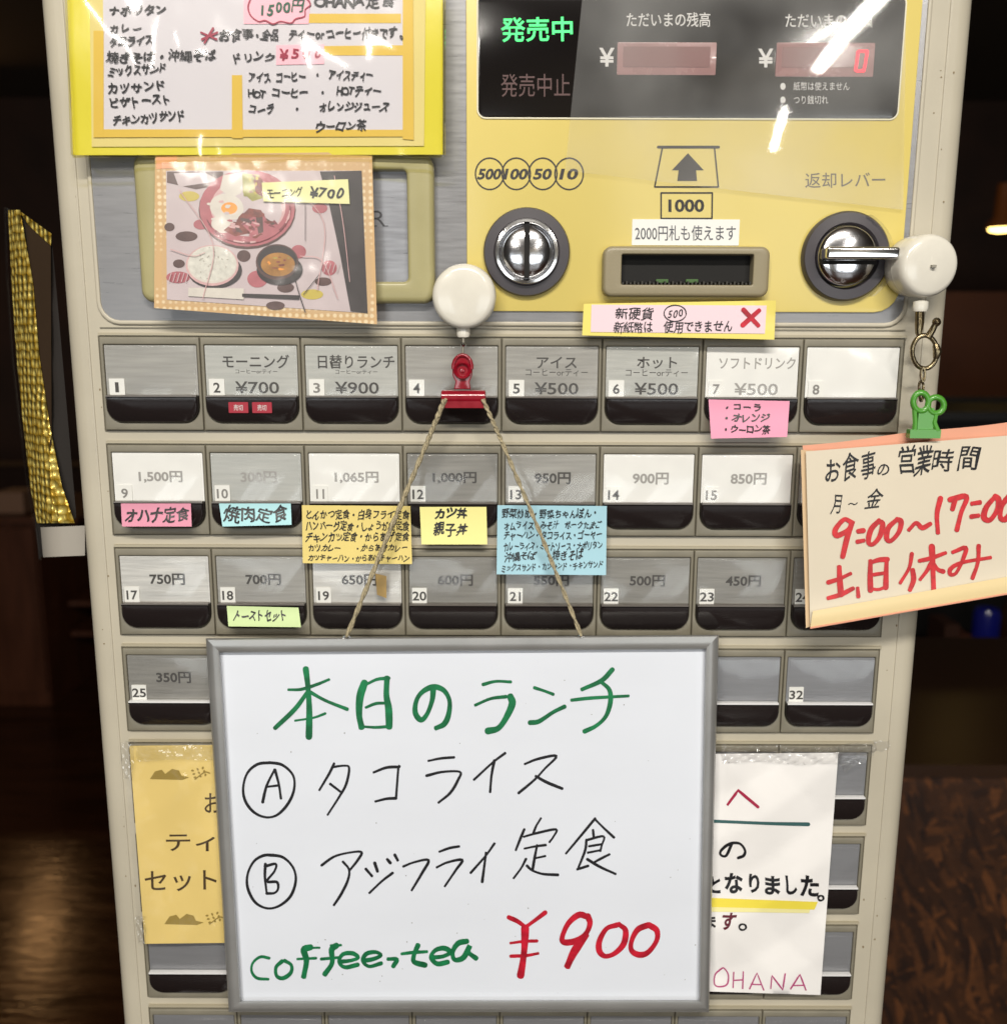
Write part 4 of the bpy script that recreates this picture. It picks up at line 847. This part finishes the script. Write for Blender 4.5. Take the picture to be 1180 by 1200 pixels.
for w, pts in ((5.6, [(285, 110), (240, 92), (190, 150), (200, 185), (265, 150), (290, 100), (262, 180), (232, 305)]), (5, [(322, 160), (352, 156)]), (5, [(318, 220), (350, 214)]),
               (5.4, [(440, 100), (395, 150), (380, 220), (405, 235), (445, 190), (462, 120), (440, 100)]), (5.4, [(545, 92), (495, 140), (485, 200), (510, 215), (555, 165), (568, 105), (545, 92)]), (4.8, [(615, 150), (655, 112), (690, 140), (735, 118)]),
               (5.4, [(795, -30), (775, 60), (780, 165)]), (5.6, [(880, -28), (865, 30)]), (5.6, [(850, -22), (945, -40), (915, 50), (890, 150)]), (5.4, [(980, 0), (1020, -6)]), (5.4, [(975, 75), (1010, 70)]),
               (6, [(1110, -40), (1060, 20), (1045, 80), (1080, 95), (1120, 40), (1130, -20), (1110, -40)]), (6, [(1195, -45), (1150, 10), (1140, 80), (1170, 90), (1210, 40), (1220, -20), (1195, -45)]),
               (4.4, [(148, 455), (210, 435), (275, 405)]), (6, [(212, 370), (215, 440), (222, 525)]), (4.6, [(150, 545), (220, 525), (290, 490)]), (4.5, [(318, 490), (322, 535)]),
               (5.6, [(392, 335), (390, 410), (392, 500)]), (5.0, [(395, 340), (440, 325), (490, 322)]), (5.4, [(485, 325), (482, 400), (480, 485)]), (3.6, [(398, 412), (478, 400)]), (3.8, [(398, 492), (440, 495), (480, 480)]),
               (4.2, [(630, 290), (615, 370), (565, 455)]), (5.2, [(635, 385), (640, 440), (620, 495)]), (4.2, [(675, 330), (740, 315), (822, 285)]), (6.2, [(745, 248), (750, 350), (755, 485)]), (4.4, [(740, 345), (715, 390), (680, 435)]), (4.6, [(752, 340), (780, 380), (812, 392)]),
               (4.4, [(868, 280), (940, 255), (925, 320), (885, 400), (852, 408), (855, 375), (920, 340), (1080, 312)]), (4.8, [(1015, 245), (1010, 340), (980, 428)])):
    stroke(mb, SP, CS(940, 590, s, pts), w * 1.22, o=.0004)
mb.build('red_writing', PENR2, pe)

# ================================================================== yellow notice, lower left
def fy(px, py): return -.0066 - .0012 * abs(((px * .014 + py * .012 + .2 * math.sin(py / 30)) % 2) - 1) - .0010 * abs(((px * .02 - py * .009) % 2) - 1)
SYN = Surf(fy)
yn = thing('yellow_notice', W(230, 1105, -.006), 'yellow printed notice in a clear sleeve behind the left edge of the whiteboard', 'notice')
mb = MB(); sheet(mb, SYN, ((152, 874), (345, 872), (345, 1104), (170, 1106)), 30, 36, th=.0003)
mb.build('yellow_sheet', mat('yellow_notice_paper', (226, 200, 124), .5, bump=.5, bscale=20, var=.04, vscale=14), yn)
BRI = mat('brown_print', (72, 56, 34), .5); mb = MB()
for x, y, w, h in ((243, 940, 17, 21),): text(mb, SYN, 'お', (240, 941), (262, 941), 23, o=.0002, bold=.004)
text(mb, SYN, 'ティー', (195, 988), (290, 987), 20, o=.0002, bold=.008)
text(mb, SYN, 'セットに', (170, 1033), (286, 1031), 24, o=.0002, bold=.006)
mb.build('printed_lines', BRI, yn)
OLV = mat('olive_ornament_print', (150, 128, 62), .5)
for oy, ox in ((0, 0), (170, 17)):
    mb = MB(); poly(mb, SYN, [(176 + ox, 913 + oy), (182 + ox, 904 + oy), (190 + ox, 902 + oy), (194 + ox, 907 + oy), (202 + ox, 901 + oy), (210 + ox, 903 + oy), (213 + ox, 909 + oy), (222 + ox, 911 + oy), (214 + ox, 914 + oy)], .0002)
    for k in range(9): x = 226 + ox + (k % 3) * 6 + (k // 3) * 1.5; y = 903 + oy + (k // 3) * 4 - (k % 3) * 1.5; poly(mb, SYN, ell(x, y, 1.8, 1.2, 8, k), .00022)
    stroke(mb, SYN, [(229 + ox, 913 + oy), (240 + ox, 905 + oy), (246 + ox, 906 + oy)], 1.4, .0003); mb.build('ornament', OLV, yn)
mb = MB(); sheet(mb, Surf(lambda a, b: fy(a, b) - .0012 - .0007 * math.sin(a / 9 + b / 21) * math.sin(b / 17)), ((146, 871), (350, 869), (350, 1106), (163, 1108)), 24, 40, th=.0002); mb.build('clear_sleeve', clear('notice_sleeve', .06, bump=1, bscale=50, gain=1.1), yn)
for q in (((141, 870), (158, 868), (156, 915), (145, 912)), ((158, 1075), (170, 1073), (172, 1106), (162, 1104)), ((160, 874), (300, 872), (300, 889), (160, 892))):
    mb = MB(); sheet(mb, Surf(lambda a, b: fy(a, b) - .0024 - .0006 * math.sin(a * .9) * math.sin(b * .5)), q, 14, 14, th=.0001, edge=.8); mb.build('tape', TAPE, yn)

# ================================================================== white handwritten notice, lower right
def tri(x): return abs((x % 2) - 1)
def crum(px, py): return .0020 * tri(px * .009 + py * .019 + .3 * math.sin(px / 50)) + .0015 * tri(px * .017 - py * .012 + .4 + .3 * math.sin(py / 40)) + .0005 * tri(px * .034 + py * .009 + .9)
def fn(px, py): return -.0062 - .0012 * max(0, (py - 960) / 200) - crum(px, py)
SN = Surf(fn)
wn = thing('white_notice', W(880, 1165, -.006), 'white handwritten notice with a yellow highlighted line, right of the whiteboard', 'notice')
mb = MB(); TL, TR, BR_, BL = (770, 884), (982, 880), (960, 1166), (770, 1160)
sheet(mb, SN, (TL, (982, 882), (961, 1166), BL), 40, 50, th=.0003)
mb.build('paper_sheet', PAPER, wn)
mb = MB(); stroke(mb, SN, CS(820, 860, 5.364, [(175, 443), (240, 355), (365, 460)]), 3.6, .0003, curve=False); mb.build('red_mark', mat('crimson_pen', (160, 24, 64), .5), wn)
mb = MB(); stroke(mb, SN, [(800, 961), (840, 962.5), (900, 965), (947, 966)], 4.6, .0003); mb.build('teal_rule', mat('teal_pen', (52, 92, 92), .5), wn)
mb = MB(); stroke(mb, SN, CS(820, 860, 5.364, [(200, 690), (165, 765), (130, 760), (135, 730), (190, 690), (250, 690), (282, 730), (275, 765), (240, 780)]), 3.6, .0003)
for i, (ch, a, b, h) in enumerate((('と', (830, 1037), (846, 1037), 20), ('な', (848, 1034), (871, 1035), 25), ('り', (874, 1036), (893, 1036), 23), ('ま', (894, 1037), (916, 1037), 23), ('し', (918, 1038), (936, 1038), 22), ('た', (937, 1039), (960, 1039), 24), ('ま', (825, 1080), (840, 1080), 16))):
    hand(mb, SN, ch, a, b, h, o=.00032, bold=.035, wild=.6, seed=i + 90, shear=0)
stroke(mb, SN, ell(961.5, 1052.5, 3.2, 2.8, 12) + [(964.7, 1052.5)], 2.6, .0003); stroke(mb, SN, ell(870, 1086.5, 4, 3.4, 12) + [(874, 1086.5)], 2.4, .0003)
mb.build('black_writing', PENB, wn)
mb = MB(); hand(mb, SN, 'す', (845, 1080), (862, 1080), 21, o=.0003, bold=.03, wild=.5); mb.build('dark_red_kana', mat('dark_red_pen', (92, 22, 40), .5), wn)
mb = MB(); sheet(mb, SN, ((800, 1061), (949, 1065), (948, 1070), (800, 1068)), 40, 4, th=.0001, o=.0004); mb.build('highlighter_edge', mat('pale_highlighter', (236, 228, 160), .6), wn)
mb = MB(); sheet(mb, SN, ((800, 1051), (958, 1057), (954, 1066), (800, 1062)), 40, 6, th=.0001, o=.00045); mb.build('highlighter_line', mat('yellow_highlighter', (232, 214, 72), .6), wn)
mb = MB()
for pts in ([(130, 675), (95, 710), (92, 770), (125, 785), (170, 770), (178, 710), (150, 668), (130, 675)], [(212, 695), (208, 790)], [(272, 692), (268, 795)], [(210, 745), (270, 742)], [(312, 798), (358, 698), (400, 805)], [(322, 770), (385, 772)], [(445, 795), (452, 715), (520, 805), (535, 705)], [(570, 798), (628, 708), (665, 805)], [(588, 778), (655, 776)]):
    stroke(mb, SN, CS(820, 1010, 5.364, pts), 1.9, .0003, curve=len(pts) > 5)
mb.build('magenta_writing', PENM, wn)
for q in (((845, 872), (985, 876), (985, 897), (845, 893)), ((975, 874), (1028, 868), (1024, 886), (988, 905))):
    mb = MB(); sheet(mb, Surf(lambda a, b: fn(a, b) - .0012 - .0015 * math.sin(a * .31 + b * .2) * math.sin(b * .6 + a * .13)), q, 40, 14, th=.0001, edge=1.2); mb.build('tape', TAPE, wn)
mb = MB(); sheet(mb, Surf(lambda a, b: -.0008 - .0004 * abs(math.sin(a * .7))), ((1022, 869), (1043, 868), (1041, 879), (1020, 882)), 12, 5, th=.0001, edge=1); mb.build('tape', TAPE, wn)

# ================================================================== gold framed board at the machine's left side
def fg(px, py): return .05 + .055 * max(0, (62 - px)) / 60
SG = Surf(fg)
gb = thing('gold_framed_board', W(50, 640, .06), 'narrow board with a glittering gold patterned border, hung beside the left edge of the machine', 'sign')
GOLD = mat('gold_sequin_foil', (214, 182, 64), .3, metal=.45)
nt = GOLD.node_tree; tcn = nt.nodes.new('ShaderNodeTexCoord'); vo = nt.nodes.new('ShaderNodeTexVoronoi'); vo.inputs['Scale'].default_value = 210; vo.inputs['Randomness'].default_value = .35
bp = nt.nodes.new('ShaderNodeBump'); bp.inputs['Strength'].default_value = 1; bp.inputs['Distance'].default_value = .004
cr = nt.nodes.new('ShaderNodeValToRGB'); cr.color_ramp.elements[0].color = (*lin((255, 238, 140)), 1); cr.color_ramp.elements[1].color = (*lin((176, 140, 40)), 1); cr.color_ramp.elements[0].position = .1; cr.color_ramp.elements[1].position = .65
nt.links.new(tcn.outputs['Object'], vo.inputs['Vector']); nt.links.new(vo.outputs['Distance'], bp.inputs['Height']); nt.links.new(bp.outputs[0], nt.nodes['Principled BSDF'].inputs['Normal'])
nt.links.new(vo.outputs['Distance'], cr.inputs[0]); nt.links.new(cr.outputs[0], nt.nodes['Principled BSDF'].inputs['Base Color'])
mb = MB(); sheet(mb, SG, ((8, 243), (61, 276), (90, 606), (46, 656)), 8, 20, th=.002, o=-.003); mb.build('board_back', mat('dark_gap_board', (26, 20, 15), .8), gb)  # shade of the gap beside the machine put into this near-black colour
mb = MB(); SGp = Surf(lambda a, b: fg(a, b) - .0015 * math.sin(max(0, min(1, (b - 243) / 370)) * 9))
L_ = [(10, 246), (14, 330), (20, 420), (28, 500), (36, 570), (44, 613)]; R_ = [(24, 247), (39, 330), (47, 400), (59, 480), (73, 545), (88, 612)]
rows = []
for (a, b) in zip(L_, R_): rows.append([SG.pt(a[0] + (b[0] - a[0]) * k / 5, a[1], .001 + .003 * math.sin(k / 5 * math.pi)) for k in range(6)])
mb.loops(rows, 0, True, False); mb.build('gold_border', GOLD, gb)
mb = MB(); sheet(mb, SG, ((22, 246), (61, 274), (60, 288), (34, 264)), 6, 3, th=.001, o=.0005); mb.build('gold_border', GOLD, gb)
mb = MB(); sheet(mb, SG, ((30, 262), (60, 279), (61, 520), (57, 530)), 6, 16, th=.001, o=-.0004); mb.build('inner_panel', mat('dull_brown_card', (58, 42, 26), .6, var=.1, vscale=10), gb)
mb = MB(); sheet(mb, SG, ((48, 618), (100, 616), (100, 651), (51, 653)), 4, 4, th=.001, o=.001); mb.build('white_card', mat('off_white_card', (158, 152, 142), .5), gb)
mb = MB(); mb.tube([SG.pt(a, b, .001) for a, b in ((6, 243), (9, 330), (15, 420), (24, 500), (33, 570), (42, 620), (48, 657))], .0008, 6); mb.build('clear_edge', clear('edge_film', .1, gain=3, base=.1), gb)

# ================================================================== background
OSB = mat('chipboard', (70, 38, 18), .5, bump=.6, bscale=60)
nt = OSB.node_tree; tcn = nt.nodes.new('ShaderNodeTexCoord'); mp = nt.nodes.new('ShaderNodeMapping'); mp.inputs['Scale'].default_value = (1, .2, 1)
w1 = nt.nodes.new('ShaderNodeTexNoise'); w1.inputs['Scale'].default_value = 7; w1.inputs['Detail'].default_value = 1
vm = nt.nodes.new('ShaderNodeVectorMath'); vm.operation = 'MULTIPLY_ADD'; vm.inputs[1].default_value = (.04, 0, .04)
nt.links.new(tcn.outputs['Object'], w1.inputs['Vector']); nt.links.new(w1.outputs['Color'], vm.inputs[0]); nt.links.new(tcn.outputs['Object'], vm.inputs[2])
nt.links.new(vm.outputs[0], mp.inputs[0]); prev = None
for ang, scl in ((.5, (26, 1, 90)), (-.9, (22, 1, 84)), (1.9, (24, 1, 100))):
    m2 = nt.nodes.new('ShaderNodeMapping'); m2.inputs['Rotation'].default_value = (0, ang, 0); m3 = nt.nodes.new('ShaderNodeMapping'); m3.inputs['Scale'].default_value = scl
    v2 = nt.nodes.new('ShaderNodeTexVoronoi'); v2.inputs['Scale'].default_value = 1; sp_ = nt.nodes.new('ShaderNodeSeparateColor')
    nt.links.new(mp.outputs[0], m2.inputs[0]); nt.links.new(m2.outputs[0], m3.inputs[0]); nt.links.new(m3.outputs[0], v2.inputs['Vector']); nt.links.new(v2.outputs['Color'], sp_.inputs[0])
    if prev is None: prev = sp_.outputs[0]
    else:
        mm = nt.nodes.new('ShaderNodeMath'); mm.operation = 'GREATER_THAN'; mm.inputs[1].default_value = .55; nt.links.new(sp_.outputs[1], mm.inputs[0])
        mx_ = nt.nodes.new('ShaderNodeMix'); nt.links.new(mm.outputs[0], mx_.inputs[0]); nt.links.new(prev, mx_.inputs[2]); nt.links.new(sp_.outputs[0], mx_.inputs[3]); prev = mx_.outputs[0]
no = nt.nodes.new('ShaderNodeTexNoise'); no.inputs['Scale'].default_value = 120; no.inputs['Detail'].default_value = 4
mxx = nt.nodes.new('ShaderNodeMix'); mxx.inputs[0].default_value = .35; nt.links.new(prev, mxx.inputs[2]); nt.links.new(no.outputs[0], mxx.inputs[3])
cr = nt.nodes.new('ShaderNodeValToRGB'); cr.color_ramp.elements[0].position = .15; cr.color_ramp.elements[0].color = (*lin((38, 20, 10)), 1); cr.color_ramp.elements[1].position = .95; cr.color_ramp.elements[1].color = (*lin((118, 70, 34)), 1)
e_ = cr.color_ramp.elements.new(.6); e_.color = (*lin((66, 38, 18)), 1)
nt.links.new(mxx.outputs[0], cr.inputs[0]); nt.links.new(cr.outputs[0], nt.nodes['Principled BSDF'].inputs['Base Color'])
ztop = W(1120, 893, .85).z
ct = thing('counter', (1.3, .9, 0), 'brown chipboard fronted counter behind the right side of the machine', 'counter')
mb = MB(); mb.box((.30, .85, 0), (2.4, .88, ztop - .02)); mb.build('front_panel', OSB, ct)
mb = MB(); mb.box((.28, .84, ztop - .0198), (2.4, 1.45, ztop)); mb.build('counter_top', mat('dark_counter_top', (52, 34, 22), .3), ct)
mb = MB(); mb.box((.30, 1.40, 0), (2.4, 1.43, ztop - .021)); mb.build('back_panel', OSB, ct)
DK = mat('near_black_laminate', (16, 13, 11), .5)
sh = thing('shelf_unit', (1.6, 2.2, 0), 'black shelf unit with crockery behind the counter', 'shelf')
def zz(px, py, y): return W(px, py, y).z
mb = MB(); mb.box((.45, 2.35, 0), (3.2, 2.4, zz(1130, 470, 2.2))); mb.build('back_panel', DK, sh)
for pyy in (478, 780, 890):
    z_ = zz(1130, pyy, 2.1); mb = MB(); mb.box((.46, 1.95, z_ - .02), (3.2, 2.349, z_)); mb.build('shelf_board', DK, sh)
def lathez(mb, x, y, z, prof, n=24):
    mb.loops([[(x + r * math.cos(2 * math.pi * k / n), y + r * math.sin(2 * math.pi * k / n), z + h) for k in range(n)] for r, h in prof], 0, True, True, True, True)
zb = zz(1150, 780, 2.0)
p = W(1152, 760, 2.0); mb = MB(); lathez(mb, p.x, 2.0, zb, [(.034, 0), (.036, .004), (.036, .15), (.03, .165), (.016, .17)]); tag(mb.build('blue_can', mat('blue_can_paint', (24, 28, 120), .25, coat=.4)), 'dark blue can on the upper shelf right of the machine', 'can')
p = W(1172, 760, 2.05); mb = MB(); lathez(mb, p.x + .03, 2.08, zb, [(.03, 0), (.03, .12), (.012, .16), (.012, .2)]); tag(mb.build('dark_bottle', mat('brown_glass', (40, 22, 10), .15, coat=.5)), 'dark brown bottle right of the blue can on the shelf', 'bottle')
for k, (xx, w) in enumerate(((1112, .045), (1128, .04))):
    p = W(xx, 760, 2.0); mb = MB(); mb.box((p.x - w / 2, 1.99, zb), (p.x + w / 2 - .004, 2.09, zb + .12 - .03 * k)); tag(mb.build('carton', mat('brown_carton%d' % k if False else ('brown_carton' if k == 0 else 'rust_carton'), (62, 34, 20) if k == 0 else (80, 40, 22), .6)), 'brown carton beside the machine edge on the upper shelf' if k == 0 else 'lower rust brown carton left of the blue can', 'carton')
zb2 = zz(1150, 890, 2.0)
p = W(1090, 860, 2.0); mb = MB(); lathez(mb, p.x + .02, 2.03, ztop if False else zb2, [(.05, 0), (.085, .012), (.1, .02), (.098, .024), (.08, .018), (.02, .01)]); tag(mb.build('plate', mat('grey_stoneware', (104, 102, 96), .3)), 'grey plate lying on the lower shelf just right of the machine', 'plate')
p = W(1150, 820, 2.0); mb = MB(); lathez(mb, p.x, 2.05, zb2, [(.03, 0), (.05, .02), (.075, .07), (.073, .072), (.04, .02)]); tag(mb.build('bowl', mat('black_lacquer', (30, 22, 20), .15, coat=.6)), 'black lacquer bowl on the lower shelf under the blue can', 'bowl')
# brown panel wall section right
mb = MB(); mb.box((.75, 3.4, 0), (4.2, 3.46, zz(1150, 342, 3.4))); tag(mb.build('wooden_partition', mat('red_brown_panel', (88, 46, 20), .5, var=.2, vscale=3, bump=.1, bscale=8)), 'red brown wooden partition beyond the shelf on the right', 'partition')
# pendant lamp
lp = thing('pendant_lamp', W(1172, 265, 3.0), 'small glowing pendant lamp with a brown tube shade, upper right', 'lamp')
p = W(1172, 272, 3.0); mb = MB(); lathez(mb, p.x, 3.0, p.z, [(.052, .012), (.050, .03), (.030, .05), (.026, .16), (.024, .165)]); mb.build('lamp_shade', mat('brown_shade', (110, 60, 24), .4, emit=.06), lp)
mb = MB(); lathez(mb, p.x, 3.0, p.z, [(.018, 0), (.036, .004), (.044, .014), (.036, .024)]); mb.build('bulb', mat('lit_bulb', (255, 214, 120), .4, emit=14), lp)
mb = MB(); mb.tube([(p.x, 3.0, p.z + .16), (p.x, 3.0, 2.62)], .004, 6); mb.build('lamp_cord', DK, lp)
# left: cabinet and small items
cbn = thing('wooden_cabinet', (-1.35, 3.0, 0), 'dark reddish wooden cabinet standing at the left behind the machine', 'cabinet')
CW = mat('dark_red_wood', (74, 38, 18), .4, var=.3, vscale=5, stretch=(6, 6, 1), bump=.1, bscale=20)
zt = zz(30, 605, 2.8)
mb = MB(); mb.box((-2.6, 2.8, 0), (-1.66, 3.3, zt - .021)); mb.build('carcass', CW, cbn)
for x0_, x1_ in ((-2.3, -1.985), (-1.98, -1.665)):
    mb = MB(); mb.box((x0_, 2.782, .06), (x1_, 2.799, zt - .04)); mb.build('cabinet_door', CW, cbn)
mb = MB(); mb.box((-2.62, 2.77, zt - .02), (-1.5, 3.32, zt)); mb.build('cabinet_top', CW, cbn)
p = W(20, 605, 2.9); mb = MB(); mb.box((p.x - .05, 2.86, zt), (p.x + .05, 2.98, zt + .075)); tag(mb.build('napkin_box', mat('pale_brown_box', (120, 88, 66), .6)), 'small pale brown box on top of the dark cabinet', 'box')
ls = thing('low_shelf', (-1.35, 3.1, 0), 'low open shelf with reddish boards between cabinet and machine', 'shelf')
for pyy in (700, 735):
    z_ = zz(80, pyy, 3.0); mb = MB(); mb.box((-1.64, 2.95, z_ - .02), (-.9, 3.3, z_)); mb.build('shelf_board', CW, ls)
mb = MB(); mb.box((-.9, 2.95, 0), (-.87, 3.3, zz(80, 700, 3.0))); mb.build('side_panel', CW, ls)
p = W(5, 545, 4.9); mb = MB(); mb.box((-4.9, 4.95, p.z - .014), (-1.9, 4.999, p.z + .014)); tag(mb.build('wall_rail', mat('pale_rail', (96, 70, 44), .5)), 'thin pale wooden rail across the dark wall at far left', 'rail')

bpy.data.objects.remove(_co); bpy.data.curves.remove(_cur)
